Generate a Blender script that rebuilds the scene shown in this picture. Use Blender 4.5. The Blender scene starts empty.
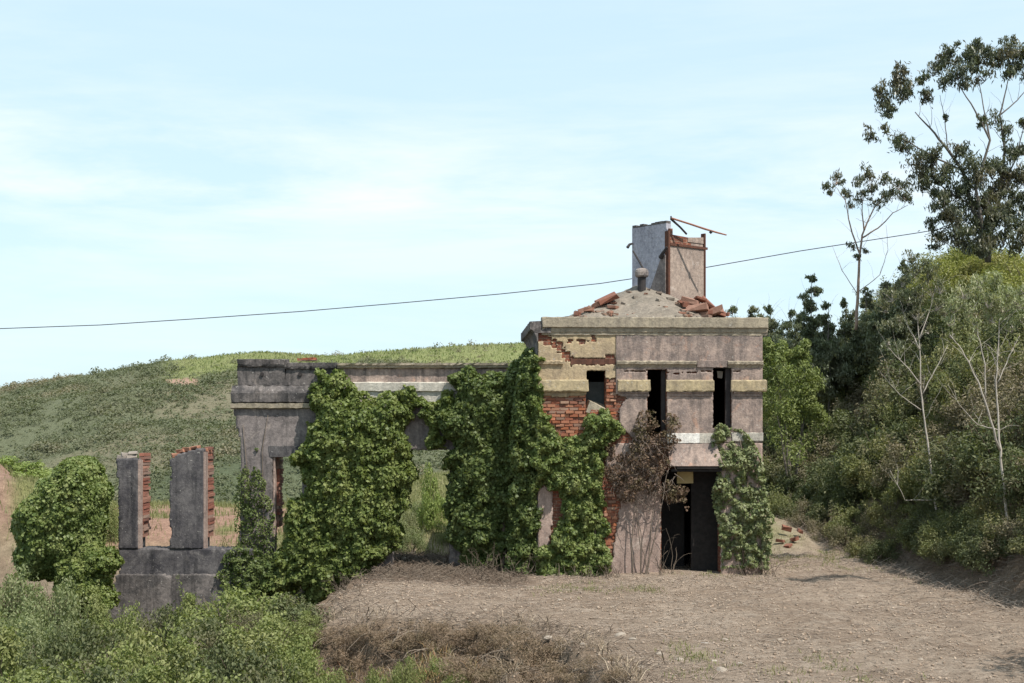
import bpy, math, random
import numpy as np
from mathutils import Vector, Matrix

SC = bpy.context.scene
COL = SC.collection
RNG = np.random.default_rng(7)
random.seed(7)
F = 1400.0; CZ = 3.9; HY = 430.0; CX = 512.0      # focal length (px), eye height, horizon row

def X(px, Y): return (px - CX) / F * Y
def Z(py, Y): return CZ + (HY - py) / F * Y
def W(px, py, Y): return np.array([X(px, Y), Y, Z(py, Y)])

# ------------------------------------------------------------------ numpy noise
def _h(i, j, k, s):
    v = np.sin(i * 127.1 + j * 311.7 + k * 74.7 + s * 53.3) * 43758.5453
    return v - np.floor(v)
def vnoise(x, y, z=0.0, s=0):
    x = np.asarray(x, float); y = np.asarray(y, float); z = np.zeros_like(x) + z
    i, j, k = np.floor(x), np.floor(y), np.floor(z)
    u, v, w = x - i, y - j, z - k
    u = u * u * (3 - 2 * u); v = v * v * (3 - 2 * v); w = w * w * (3 - 2 * w)
    def L(a, b, t): return a + (b - a) * t
    r0 = L(L(_h(i, j, k, s), _h(i + 1, j, k, s), u), L(_h(i, j + 1, k, s), _h(i + 1, j + 1, k, s), u), v)
    r1 = L(L(_h(i, j, k + 1, s), _h(i + 1, j, k + 1, s), u), L(_h(i, j + 1, k + 1, s), _h(i + 1, j + 1, k + 1, s), u), v)
    return L(r0, r1, w) * 2 - 1
def fbm(x, y, z=0.0, s=0, o=3):
    a, t, f = 1.0, 0.0, 1.0
    for q in range(o):
        t = t + a * vnoise(np.asarray(x) * f, np.asarray(y) * f, np.asarray(z) * f, s + q); a *= .5; f *= 2.03
    return t / 1.6
def sstep(a, b, x):
    t = np.clip((x - a) / (b - a), 0, 1); return t * t * (3 - 2 * t)
def sdist(px, py, poly):
    """signed distance to an open polyline; positive on its right-hand side"""
    best = np.full(np.shape(px), 1e9); sg = np.ones(np.shape(px))
    for (ax, ay), (bx, by) in zip(poly[:-1], poly[1:]):
        dx, dy = bx - ax, by - ay; L2 = dx * dx + dy * dy
        t = np.clip(((px - ax) * dx + (py - ay) * dy) / L2, 0, 1)
        d = np.hypot(px - ax - t * dx, py - ay - t * dy)
        side = dx * (py - ay) - dy * (px - ax)
        m = d < best - 1e-9
        best = np.where(m, d, best); sg = np.where(m, np.where(side < 0, 1, -1), sg)
    return best * sg
def inpoly(px, py, poly):
    c = np.zeros(np.shape(px), bool); n = len(poly)
    for i in range(n):
        x1, y1 = poly[i]; x2, y2 = poly[(i + 1) % n]
        m = ((y1 > py) != (y2 > py)) & (px < (x2 - x1) * (py - y1) / (y2 - y1 + 1e-12) + x1)
        c ^= m
    return c
def edist(px, py, poly):
    b = np.full(np.shape(px), 1e9); n = len(poly)
    for i in range(n):
        ax, ay = poly[i]; bx, by = poly[(i + 1) % n]
        dx, dy = bx - ax, by - ay
        t = np.clip(((px - ax) * dx + (py - ay) * dy) / (dx * dx + dy * dy + 1e-12), 0, 1)
        b = np.minimum(b, np.hypot(px - ax - t * dx, py - ay - t * dy))
    return b

# ------------------------------------------------------------------ objects
def tag(o, label=None, cat=None, group=None, kind=None):
    if label: o['label'] = label
    if cat: o['category'] = cat
    if group: o['group'] = group
    if kind: o['kind'] = kind
    return o
def empty(name, loc=(0, 0, 0), rz=0.0):
    o = bpy.data.objects.new(name, None); COL.objects.link(o)
    o.location = loc; o.rotation_euler = (0, 0, rz); o.empty_display_size = .3
    return o
def link(name, me, mat, parent=None):
    o = bpy.data.objects.new(name, me); COL.objects.link(o)
    if mat is not None: me.materials.append(mat)
    if parent is not None: o.parent = parent
    return o
def quads(name, V, Q, mat, parent=None, smooth=False, org=None):
    V = np.asarray(V, np.float64).reshape(-1, 3)
    if org is not None: V = V - np.asarray(org)
    Q = np.asarray(Q, np.int32)
    k = Q.shape[1]
    me = bpy.data.meshes.new(name)
    me.vertices.add(len(V)); me.vertices.foreach_set('co', V.astype(np.float32).ravel())
    me.loops.add(Q.size); me.loops.foreach_set('vertex_index', Q.ravel())
    me.polygons.add(len(Q)); me.polygons.foreach_set('loop_start', np.arange(0, Q.size, k, dtype=np.int32))
    me.polygons.foreach_set('loop_total', np.full(len(Q), k, np.int32))
    if smooth: me.polygons.foreach_set('use_smooth', np.ones(len(Q), bool))
    me.update(calc_edges=True); me.validate()
    return link(name, me, mat, parent)
class MB:
    def __init__(s): s.v = []; s.f = []
    def add(s, vs, fs):
        b = len(s.v); s.v += [tuple(map(float, p)) for p in vs]; s.f += [tuple(b + i for i in f) for f in fs]; return s
    def box(s, a, b, jit=0.0, M=None):
        x0, y0, z0 = a; x1, y1, z1 = b
        vs = [(x0, y0, z0), (x1, y0, z0), (x1, y1, z0), (x0, y1, z0), (x0, y0, z1), (x1, y0, z1), (x1, y1, z1), (x0, y1, z1)]
        if jit: vs = [tuple(c + random.uniform(-jit, jit) for c in p) for p in vs]
        if M is not None: vs = [tuple(M @ Vector(p)) for p in vs]
        return s.add(vs, [(0, 3, 2, 1), (4, 5, 6, 7), (0, 1, 5, 4), (1, 2, 6, 5), (2, 3, 7, 6), (3, 0, 4, 7)])
    def tube(s, pts, rad, n=6, cap=True):
        pts = [Vector(p) for p in pts]; m = len(pts)
        if not hasattr(rad, '__len__'): rad = [rad] * m
        rings = []
        u = None
        for i in range(m):
            t = (pts[min(i + 1, m - 1)] - pts[max(i - 1, 0)])
            t = t.normalized() if t.length > 1e-9 else Vector((0, 0, 1))
            if u is None:
                u = t.orthogonal().normalized()
            else:
                u = (u - t * u.dot(t)); u = u.normalized() if u.length > 1e-6 else t.orthogonal().normalized()
            w = t.cross(u)
            rings.append([pts[i] + (u * math.cos(2 * math.pi * q / n) + w * math.sin(2 * math.pi * q / n)) * rad[i] for q in range(n)])
        vs = [p for r in rings for p in r]; fs = []
        for i in range(m - 1):
            for q in range(n):
                fs.append((i * n + q, i * n + (q + 1) % n, (i + 1) * n + (q + 1) % n, (i + 1) * n + q))
        if cap:
            fs.append(tuple(range(n - 1, -1, -1))); fs.append(tuple((m - 1) * n + q for q in range(n)))
        return s.add(vs, fs)
    def mould(s, x0, x1, prof, n=24, jit=.006, seed=0):
        """profile [(y, z)...] extruded along x, edges slightly worn"""
        k = len(prof); R = random.Random(seed)
        vs = []; fs = []
        for i in range(n + 1):
            x = x0 + (x1 - x0) * i / n
            for (y, z) in prof:
                vs.append((x + (R.uniform(-jit, jit) if 0 < i < n else R.uniform(-jit, jit) * 2), y + R.uniform(-jit, jit), z + R.uniform(-jit, jit)))
        for i in range(n):
            for q in range(k):
                a = i * k + q; b = i * k + (q + 1) % k
                fs.append((a, b, b + k, a + k))
        fs.append(tuple(range(k - 1, -1, -1))); fs.append(tuple(n * k + q for q in range(k)))
        return s.add(vs, fs)
    def build(s, name, mat, parent=None, smooth=False, org=None, bevel=0.0):
        me = bpy.data.meshes.new(name)
        v = s.v if org is None else [(p[0] - org[0], p[1] - org[1], p[2] - org[2]) for p in s.v]
        me.from_pydata(v, [], s.f); me.update()
        import bmesh
        bm = bmesh.new(); bm.from_mesh(me)
        bmesh.ops.recalc_face_normals(bm, faces=bm.faces)
        bm.to_mesh(me); bm.free()
        if smooth: me.polygons.foreach_set('use_smooth', np.ones(len(me.polygons), bool))
        o = link(name, me, mat, parent)
        if bevel:
            md = o.modifiers.new('bevel', 'BEVEL'); md.width = bevel; md.segments = 2; md.limit_method = 'ANGLE'
        return o
def mask_sheet(name, fn, x0, x1, z0, z1, cell, y0, y1, mat, parent=None, jit=.35, seed=1, org=None, wav=.004):
    """solid sheet between y0 (front) and y1 (back) wherever fn(x, z) is true"""
    nx = max(1, int(round((x1 - x0) / cell))); nz = max(1, int(round((z1 - z0) / cell)))
    gx, gz = np.meshgrid(np.linspace(x0, x1, nx + 1), np.linspace(z0, z1, nz + 1), indexing='ij')
    cxm = (gx[:-1, :-1] + gx[1:, 1:]) / 2; czm = (gz[:-1, :-1] + gz[1:, 1:]) / 2
    S = fn(cxm, czm)
    r = np.random.default_rng(seed)
    P = np.pad(S, 1)
    full = P[:-1, :-1] & P[1:, :-1] & P[:-1, 1:] & P[1:, 1:]
    edgeband = ((gx - x0) < cell * .5) | ((x1 - gx) < cell * .5) | ((gz - z0) < cell * .5) | ((z1 - gz) < cell * .5)
    j = np.where(edgeband, .12, 1.0)
    jx = r.uniform(-jit, jit, gx.shape) * cell * j; jz = r.uniform(-jit, jit, gx.shape) * cell * j
    gx = gx + jx; gz = gz + jz
    fy = y0 + fbm(gx * 1.3, gz * 1.3, 0, seed, 3) * wav
    Vf = np.stack([gx, fy, gz], -1).reshape(-1, 3); Vb = np.stack([gx, np.full_like(gx, y1), gz], -1).reshape(-1, 3)
    V = np.concatenate([Vf, Vb]); N = len(Vf)
    idx = np.arange(N).reshape(gx.shape)
    a, b, c, d = idx[:-1, :-1], idx[1:, :-1], idx[1:, 1:], idx[:-1, 1:]
    Q = [np.stack([a, b, c, d], -1)[S], np.stack([d, c, b, a], -1)[S] + N]
    L = S & ~P[:-2, 1:-1]; R_ = S & ~P[2:, 1:-1]; B = S & ~P[1:-1, :-2]; T = S & ~P[1:-1, 2:]
    Q += [np.stack([a, d, d + N, a + N], -1)[L], np.stack([c, b, b + N, c + N], -1)[R_],
          np.stack([b, a, a + N, b + N], -1)[B], np.stack([d, c, c + N, d + N], -1)[T]]
    Q = np.concatenate(Q)
    used = np.unique(Q); remap = np.zeros(2 * N, np.int64); remap[used] = np.arange(len(used))
    return quads(name, V[used], remap[Q], mat, parent, org=org)

# ------------------------------------------------------------------ materials
def newmat(name):
    m = bpy.data.materials.new(name); m.use_nodes = True
    nt = m.node_tree; nt.nodes.clear()
    return m, nt, nt.nodes, nt.links
def rgb(c): return (c[0], c[1], c[2], 1)
def nz(nt, scale, vec, detail=4, rough=.6, dist=0.0):
    n = nt.nodes.new('ShaderNodeTexNoise'); n.inputs['Scale'].default_value = scale
    n.inputs['Detail'].default_value = detail; n.inputs['Roughness'].default_value = rough; n.inputs['Distortion'].default_value = dist
    nt.links.new(vec, n.inputs['Vector']); return n.outputs['Fac']
def ramp(nt, fac, a, b, ca=(0, 0, 0), cb=(1, 1, 1)):
    r = nt.nodes.new('ShaderNodeValToRGB'); r.color_ramp.elements[0].position = a; r.color_ramp.elements[1].position = b
    r.color_ramp.elements[0].color = rgb(ca); r.color_ramp.elements[1].color = rgb(cb)
    nt.links.new(fac, r.inputs['Fac']); return r.outputs['Color']
def mixc(nt, fac, a, b, mode='MIX'):
    m = nt.nodes.new('ShaderNodeMix'); m.data_type = 'RGBA'; m.blend_type = mode
    for s, v in ((m.inputs[0], fac), (m.inputs[6], a), (m.inputs[7], b)):
        if isinstance(v, (int, float)): s.default_value = v
        elif isinstance(v, tuple): s.default_value = rgb(v)
        else: nt.links.new(v, s)
    return m.outputs[2]
def mul(nt, a, b):
    m = nt.nodes.new('ShaderNodeMath'); m.operation = 'MULTIPLY'
    nt.links.new(a, m.inputs[0])
    if isinstance(b, (int, float)): m.inputs[1].default_value = b
    else: nt.links.new(b, m.inputs[1])
    return m.outputs[0]
def objco(nt, geo=False):
    if geo: return nt.nodes.new('ShaderNodeNewGeometry').outputs['Position']
    return nt.nodes.new('ShaderNodeTexCoord').outputs['Object']
def scaled(nt, v, s):
    m = nt.nodes.new('ShaderNodeMapping'); m.inputs['Scale'].default_value = s; nt.links.new(v, m.inputs['Vector']); return m.outputs['Vector']
def finish(nt, col, rough=.9, bump=None, bstr=.4, bdist=.02, spec=.2):
    p = nt.nodes.new('ShaderNodeBsdfPrincipled'); o = nt.nodes.new('ShaderNodeOutputMaterial')
    p.inputs['Roughness'].default_value = rough; p.inputs['Specular IOR Level'].default_value = spec
    if isinstance(col, tuple): p.inputs['Base Color'].default_value = rgb(col)
    else: nt.links.new(col, p.inputs['Base Color'])
    if bump is not None:
        b = nt.nodes.new('ShaderNodeBump'); b.inputs['Strength'].default_value = bstr; b.inputs['Distance'].default_value = bdist
        nt.links.new(bump, b.inputs['Height']); nt.links.new(b.outputs['Normal'], p.inputs['Normal'])
    nt.links.new(p.outputs[0], o.inputs['Surface'])
def plaster_mat(name, c1, c2, dark, patch=None, dark_amt=.6, streak=.5, pa=.58, topz=None):
    m, nt, N, L = newmat(name)
    v = objco(nt)
    a = ramp(nt, nz(nt, 1.5, v, 7, .7, .6), .40, .60)
    col = mixc(nt, a, c1, c2)
    if patch: col = mixc(nt, ramp(nt, nz(nt, 1.7, v, 5, .7, .8), pa, pa + .1), col, patch)
    st = ramp(nt, nz(nt, 1.0, scaled(nt, v, (5, 5, .5)), 5, .7), .48, .72)
    col = mixc(nt, mul(nt, st, streak), col, dark)
    bl = ramp(nt, nz(nt, 2.6, v, 8, .75, .6), .5, .68)
    col = mixc(nt, mul(nt, bl, dark_amt), col, dark)
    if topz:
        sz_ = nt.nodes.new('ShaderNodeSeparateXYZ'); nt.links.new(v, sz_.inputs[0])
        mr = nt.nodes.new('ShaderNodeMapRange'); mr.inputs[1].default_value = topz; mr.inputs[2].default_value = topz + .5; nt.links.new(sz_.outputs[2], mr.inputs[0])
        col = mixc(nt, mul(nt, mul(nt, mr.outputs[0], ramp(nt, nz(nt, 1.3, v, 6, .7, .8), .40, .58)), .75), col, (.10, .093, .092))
    sp = ramp(nt, nz(nt, 11, v, 6, .75), .3, .7, (.66, .66, .66), (1.3, 1.28, 1.25))
    col = mixc(nt, 1.0, col, sp, 'MULTIPLY')
    lich = ramp(nt, nz(nt, 14, v, 3, .5), .66, .72)
    col = mixc(nt, mul(nt, lich, .5), col, (.45, .42, .38))
    finish(nt, col, .93, nz(nt, 22, v, 6, .7), .55, .03)
    return m
def brick_mat(name, c1=(.43, .13, .06), c2=(.26, .075, .045), mortar=(.33, .27, .21)):
    m, nt, N, L = newmat(name)
    v = objco(nt)
    s = N.new('ShaderNodeSeparateXYZ'); L.new(v, s.inputs[0])
    ad = N.new('ShaderNodeMath'); ad.operation = 'ADD'; L.new(s.outputs[0], ad.inputs[0]); L.new(s.outputs[1], ad.inputs[1])
    c = N.new('ShaderNodeCombineXYZ'); L.new(ad.outputs[0], c.inputs[0]); L.new(s.outputs[2], c.inputs[1])
    b = N.new('ShaderNodeTexBrick'); L.new(c.outputs[0], b.inputs['Vector'])
    b.inputs['Scale'].default_value = 1; b.inputs['Brick Width'].default_value = .25; b.inputs['Row Height'].default_value = .09
    b.inputs['Mortar Size'].default_value = .011; b.inputs['Mortar Smooth'].default_value = .3; b.inputs['Bias'].default_value = -.1
    b.inputs['Color1'].default_value = rgb(c1); b.inputs['Color2'].default_value = rgb(c2); b.inputs['Mortar'].default_value = rgb(mortar)
    col = mixc(nt, mul(nt, ramp(nt, nz(nt, 4, v, 6, .8), .42, .62), .75), b.outputs['Color'], (.13, .065, .05))
    col = mixc(nt, 1.0, col, ramp(nt, nz(nt, 9, scaled(nt, v, (1, 1, 3)), 4, .8), .3, .7, (.55, .5, .5), (1.3, 1.25, 1.2)), 'MULTIPLY')
    col = mixc(nt, mul(nt, ramp(nt, nz(nt, 6, v, 4, .7), .56, .66), .6), col, (.42, .33, .25))
    h = N.new('ShaderNodeMath'); h.operation = 'SUBTRACT'; L.new(nz(nt, 18, v, 4), h.inputs[0]); L.new(b.outputs['Fac'], h.inputs[1])
    finish(nt, col, .9, h.outputs[0], .9, .03)
    return m
def simple_mat(name, c1, c2, scale=6, rough=.85, bump=.4, spec=.2, metallic=0):
    m, nt, N, L = newmat(name)
    v = objco(nt)
    col = mixc(nt, ramp(nt, nz(nt, scale, v, 6, .7), .35, .65), c1, c2)
    finish(nt, col, rough, nz(nt, scale * 4, v, 5), bump, .01, spec)
    return m
def island_mat(name, cols, rough=.9, scale=0):
    """one random colour of a ramp for each loose piece"""
    m, nt, N, L = newmat(name)
    g = N.new('ShaderNodeNewGeometry')
    r = N.new('ShaderNodeValToRGB'); e = r.color_ramp.elements
    e[0].color = rgb(cols[0]); e[1].color = rgb(cols[-1])
    for i, c in enumerate(cols[1:-1]): x = e.new((i + 1) / (len(cols) - 1)); x.color = rgb(c)
    L.new(g.outputs['Random Per Island'], r.inputs['Fac'])
    finish(nt, r.outputs['Color'], rough)
    return m
def leaf_mat(name, c1, c2, c3, clump=1.6, trans=.3, rough=.5, var=.5, spec=.25):
    """c1/c2 differ from leaf to leaf, c3 comes in natural patches (new or dry growth)"""
    m, nt, N, L = newmat(name)
    g = N.new('ShaderNodeNewGeometry')
    col = mixc(nt, g.outputs['Random Per Island'], c1, c2)
    pt = ramp(nt, nz(nt, clump, g.outputs['Position'], 3, .6), .48, .66)
    col = mixc(nt, mul(nt, pt, var), col, c3)
    p = N.new('ShaderNodeBsdfPrincipled'); p.inputs['Roughness'].default_value = rough; p.inputs['Specular IOR Level'].default_value = spec
    L.new(col, p.inputs['Base Color'])
    t = N.new('ShaderNodeBsdfTranslucent')
    L.new(mixc(nt, 1.0, col, (1.35, 1.45, .7), 'MULTIPLY'), t.inputs['Color'])
    mx = N.new('ShaderNodeMixShader'); mx.inputs[0].default_value = trans
    L.new(p.outputs[0], mx.inputs[1]); L.new(t.outputs[0], mx.inputs[2])
    o = N.new('ShaderNodeOutputMaterial'); L.new(mx.outputs[0], o.inputs['Surface'])
    return m

M = {}
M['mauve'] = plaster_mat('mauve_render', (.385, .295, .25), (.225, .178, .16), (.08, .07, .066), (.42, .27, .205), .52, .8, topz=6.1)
M['pink'] = plaster_mat('pink_render', (.40, .30, .255), (.31, .23, .20), (.14, .11, .098), (.44, .36, .315), .5, .6)
M['yellow'] = plaster_mat('yellow_render', (.43, .335, .21), (.365, .285, .19), (.165, .13, .10), (.32, .24, .18), .6, .45)
M['ledge'] = plaster_mat('lichened_ledge', (.42, .34, .21), (.34, .275, .18), (.165, .137, .105), (.29, .245, .185), .5, .4)
M['cornice'] = plaster_mat('weathered_cornice', (.37, .315, .235), (.30, .255, .195), (.13, .115, .10), (.43, .37, .265), .5, .45)
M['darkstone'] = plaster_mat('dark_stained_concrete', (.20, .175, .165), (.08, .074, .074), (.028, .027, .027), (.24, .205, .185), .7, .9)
M['pier'] = plaster_mat('grey_stained_render', (.135, .125, .125), (.062, .058, .064), (.024, .024, .027), (.17, .155, .15), .65, .85)
M['wing'] = plaster_mat('grey_mauve_render', (.25, .215, .205), (.15, .13, .126), (.06, .055, .054), (.32, .27, .24), .65, .75)
M['pale'] = plaster_mat('pale_stone', (.50, .47, .41), (.42, .39, .34), (.22, .20, .18), None, .4, .3)
M['white'] = plaster_mat('whitewash', (.78, .76, .72), (.66, .64, .6), (.4, .38, .35), None, .25, .2)
M['roof'] = plaster_mat('cement_roof', (.225, .19, .155), (.175, .15, .122), (.10, .088, .075), (.27, .235, .19), .5, .35)
M['slab'] = plaster_mat('skylit_shade_slab', (.42, .415, .47), (.34, .335, .39), (.19, .185, .21), (.47, .45, .47), .45, .5)  # blue cast of skylit shade mixed into this grey
M['panel'] = plaster_mat('beige_panel', (.37, .29, .24), (.30, .235, .20), (.16, .125, .11), (.44, .37, .325), .5, .6)
M['brick'] = brick_mat('old_red_brick')
M['brick_o'] = brick_mat('orange_brick', (.30, .11, .062), (.19, .072, .05), (.31, .22, .16))
M['rust'] = simple_mat('rusty_iron', (.13, .055, .035), (.075, .04, .03), 12)
M['iron'] = simple_mat('dark_iron', (.05, .042, .04), (.03, .027, .027), 10, .7)
M['rod'] = simple_mat('rusty_rod', (.34, .17, .11), (.22, .10, .07), 14)
M['inner_dark'] = simple_mat('dark_inner_wall', (.05, .046, .044), (.028, .026, .026), 2.5)  # near-black tone for all the inside walls
M['dwood'] = simple_mat('dark_wood', (.035, .03, .028), (.02, .018, .017), 9)
M['teal'] = simple_mat('grey_shutter', (.075, .085, .085), (.05, .058, .058), 5)
M['board'] = simple_mat('yellow_board', (.55, .44, .22), (.47, .37, .19), 4)
M['cable'] = simple_mat('black_cable', (.05, .05, .055), (.04, .04, .045), 3)
M['bark_w'] = simple_mat('pale_bark', (.49, .44, .38), (.34, .295, .25), 5, .8)
M['bark_r'] = simple_mat('reddish_bark', (.34, .23, .17), (.25, .19, .155), 5, .8)
M['bark_g'] = simple_mat('grey_bark', (.17, .145, .125), (.11, .095, .082), 6, .85)
M['stem'] = simple_mat('brown_stem', (.15, .115, .085), (.095, .075, .058), 9)
M['vine'] = simple_mat('dry_vine', (.19, .15, .12), (.125, .098, .078), 9)
M['rubble'] = island_mat('rubble_red', [(.27, .105, .065), (.33, .15, .095), (.22, .15, .115), (.29, .2, .15), (.19, .085, .06)])
M['rubble_g'] = island_mat('rubble_grey', [(.34, .30, .26), (.25, .21, .18), (.46, .42, .37), (.30, .25, .20)])
M['rock'] = simple_mat('pale_rock', (.32, .27, .22), (.235, .195, .155), 8, .95)
M['rock_w'] = simple_mat('whitish_rock', (.38, .335, .29), (.29, .25, .21), 8, .95)
M['gravel'] = island_mat('gravel', [(.31, .23, .17), (.20, .148, .108), (.38, .30, .23), (.26, .19, .14), (.34, .265, .205)])
M['twig'] = island_mat('dry_twigs', [(.29, .225, .175), (.19, .145, .11), (.38, .31, .25), (.12, .092, .072)])
M['dtwig'] = island_mat('dark_litter', [(.15, .11, .08), (.09, .066, .05), (.21, .165, .125), (.06, .045, .035)])
M['pale_euc'] = leaf_mat('pale_tree_leaves', (.23, .26, .14), (.35, .36, .215), (.40, .37, .24), .9, .28, .5, .5)
M['rub1'] = simple_mat('rubble_brick_dark', (.24, .095, .06), (.15, .075, .055), 9)
M['rub2'] = simple_mat('rubble_brick_pink', (.33, .19, .14), (.24, .13, .095), 9)
M['rub3'] = simple_mat('rubble_grey', (.30, .26, .22), (.19, .165, .145), 9)
M['fbrick'] = island_mat('weathered_brick', [(.35, .125, .06), (.21, .075, .045), (.39, .18, .105), (.13, .055, .042), (.32, .215, .155), (.38, .135, .068)])
M['chips'] = island_mat('tile_chips', [(.19, .155, .125), (.25, .12, .08), (.24, .205, .165), (.13, .108, .09), (.27, .17, .12)])
M['root'] = simple_mat('dry_roots', (.25, .2, .155), (.155, .12, .092), 9)
M['willow'] = leaf_mat('willow_leaves', (.15, .185, .06), (.215, .245, .085), (.245, .265, .10), .9, .28, .55, .6)
M['bracken'] = leaf_mat('dead_bracken', (.17, .115, .075), (.27, .20, .14), (.12, .11, .05), 1.4, .15, .8, .35)
M['jbrick'] = island_mat('pale_red_brick', [(.30, .125, .085), (.22, .085, .06), (.34, .18, .13), (.18, .08, .06), (.30, .21, .165)])
M['drygrass'] = island_mat('dry_grass', [(.30, .235, .165), (.22, .17, .115), (.36, .29, .21), (.18, .135, .095)])
M['redgrass'] = island_mat('reddish_grass', [(.26, .13, .075), (.20, .15, .07), (.16, .16, .06), (.3, .18, .1)])
M['grass'] = leaf_mat('grass_blades', (.15, .165, .065), (.22, .215, .10), (.27, .235, .135), 1.0, .25, .7, .7)
M['hgrass'] = leaf_mat('hill_grass_blades', (.18, .215, .085), (.24, .26, .115), (.27, .25, .15), .12, .3, .7, .8)
# foliage
M['ivy'] = leaf_mat('ivy_leaves', (.082, .115, .03), (.17, .205, .06), (.26, .28, .10), 2.4, .25, .5, .6)
M['ivy_d'] = leaf_mat('dark_and_shaded_ivy_leaves', (.066, .095, .029), (.13, .162, .05), (.185, .205, .075), 2.0, .25, .5, .5)  # darker greens; the tower's shade on the corner ivy is mixed in
M['ivy_b'] = leaf_mat('bright_ivy_leaves', (.10, .14, .038), (.185, .22, .072), (.26, .275, .11), 2.2, .24, .5, .6)
M['ivy_r'] = leaf_mat('mixed_ivy_leaves', (.11, .14, .05), (.215, .235, .11), (.34, .335, .21), 5.0, .2, .5, .5)
M['dead'] = leaf_mat('dead_leaves', (.11, .072, .05), (.165, .108, .076), (.10, .11, .045), 2.2, .15, .8, .5)
M['gorse'] = leaf_mat('dark_scrub', (.078, .096, .042), (.135, .145, .068), (.20, .17, .105), .5, .26, .6, .6)
M['olive'] = leaf_mat('olive_scrub', (.135, .15, .06), (.205, .205, .088), (.255, .21, .12), .6, .27, .6, .6)
M['brown'] = leaf_mat('brownish_scrub', (.17, .145, .095), (.24, .20, .135), (.135, .135, .07), .7, .2, .7, .6)
M['lime'] = leaf_mat('yellow_green_scrub', (.20, .215, .06), (.275, .275, .085), (.24, .20, .10), .8, .28, .55, .5)
M['fresh'] = leaf_mat('fresh_green_leaves', (.18, .24, .07), (.26, .31, .10), (.30, .33, .13), .9, .28, .55, .6)
M['bramble'] = leaf_mat('bramble_leaves', (.135, .165, .055), (.225, .245, .088), (.28, .275, .125), .9, .28, .6, .65)
M['sage'] = leaf_mat('grey_green_leaves', (.145, .18, .08), (.235, .255, .125), (.30, .295, .17), 1.1, .28, .6, .6)
M['euc'] = leaf_mat('eucalyptus_leaves', (.07, .085, .052), (.145, .155, .10), (.18, .135, .095), .8, .24, .4, .55, .4)
M['euc_y'] = leaf_mat('young_eucalyptus_leaves', (.11, .125, .065), (.19, .195, .11), (.25, .22, .14), .9, .25, .4, .6, .4)
M['euc_b'] = leaf_mat('blue_green_leaves', (.125, .145, .09), (.195, .21, .135), (.22, .20, .13), .8, .3, .45, .5)
M['hillscrub'] = leaf_mat('hill_scrub', (.112, .126, .075), (.15, .158, .098), (.225, .19, .135), .05, .25, .9, .9)

# ------------------------------------------------------------------ terrain
BRINK = [(2.3, 8), (1.7, 21.6), (1.15, 24.8), (.25, 28.0), (-1.5, 28.6), (-3.9, 28.8), (-4.0, 33), (-3.7, 37), (-3.7, 41), (-4.2, 45)]
SLOPE = [(900, 190), (400, 130), (60, 100), (12, 84), (3, 76), (0, 69), (6, 60), (10, 52), (11.2, 42), (11.15, 33), (11.6, 24), (13, 8)]
CRP = [(-900, 392), (0, 387), (60, 377), (120, 368), (165, 361), (200, 360), (260, 355), (330, 355), (400, 349), (525, 342), (620, 340), (760, 342), (1500, 350)]
BRM = [(-600, 2.6), (0, 2.5), (60, 1.6), (105, .75), (250, .7), (340, 1.0), (430, 1.9), (520, 2.1), (700, 1.6), (900, 1.5)]
def terrain(x, y, fine=True):
    x = np.asarray(x, float); y = np.asarray(y, float)
    px = CX + x / np.maximum(y, 6) * F
    db = -sdist(x, y, BRINK)                                   # >0 beyond the brink (left, low side)
    dS = sdist(x, y, SLOPE[::-1])        # >0 on the slope at the right
    back = sstep(41, 46, y)
    dbn = db + .45 * fbm(x * 1.1, y * 1.1, 0, 11, 3)
    z = -(1 - back) * (.48 * sstep(0, .4, dbn) + 1.15 * sstep(.3, 4.2, dbn))
    berm = np.interp(px, [p for p, _ in BRM], [h for _, h in BRM])
    bx = sstep(43.0, 51, y) * (1 - sstep(57, 80, y))
    right = sstep(-4, 3, dS)
    z = z + bx * berm * (1 - right) * (1 + .25 * fbm(x * .35, y * .35, 0, 5, 3))
    z = z - 9.5 * sstep(56, 110, y) * (1 - right)
    zc = CZ + (HY - np.interp(px, [p for p, _ in CRP], [q for _, q in CRP])) / F * 240
    t = np.clip((y - 112) / 128, 0, 1)
    z = z + (zc + 9.5) * (t ** .85) * (1 - right) * (1 - .3 * sstep(245, 900, y))
    hill = sstep(105, 140, y) * (1 - right)
    z = z + hill * (2.3 * fbm(x * .045, y * .045, 0, 3, 4)) * (1 - .62 * sstep(215, 240, y))
    d = np.maximum(dS, 0)
    z = z + 12 * np.tanh(d / 10) * np.interp(px, [740, 800, 870, 960], [.5, .6, .76, 1.0]) * (1 - sstep(110, 300, y)) + np.where(dS > 0, .35 * sstep(0, 2, d) * fbm(x * .5, y * .5, 0, 8, 3), 0)
    z = z + 2.2 * (1 - sstep(0, 13, y))
    if fine:
        n = fbm(x * .45, y * .45, 0, 21, 4) * .07 + fbm(x * 2.2, y * 2.2, 0, 31, 3) * .028
        rough = sstep(-.8, .5, db) * (1 - back)
        n = n + rough * (fbm(x * 1.5, y * 1.5, 0, 41, 4) * .30)
        bankz = sstep(-.3, .5, db) * (1 - sstep(3.5, 5, db)) * (1 - back)
        z = z + n - bankz * .65 * sstep(.02, .20, fbm(x * .85, y * .85, 0, 43, 3)) - bankz * .16 * sstep(.05, .15, fbm(x * 2.1, y * 2.1, 0, 45, 2))
        # tyre ruts along the track
        for off in (-.8, .8):
            q = x - (8.2 + (y - 30) * .06 + off)
            z = z - .075 * np.exp(-(q / .24) ** 2) * sstep(20, 24, y) * (1 - sstep(44, 50, y))
    return z
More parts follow.
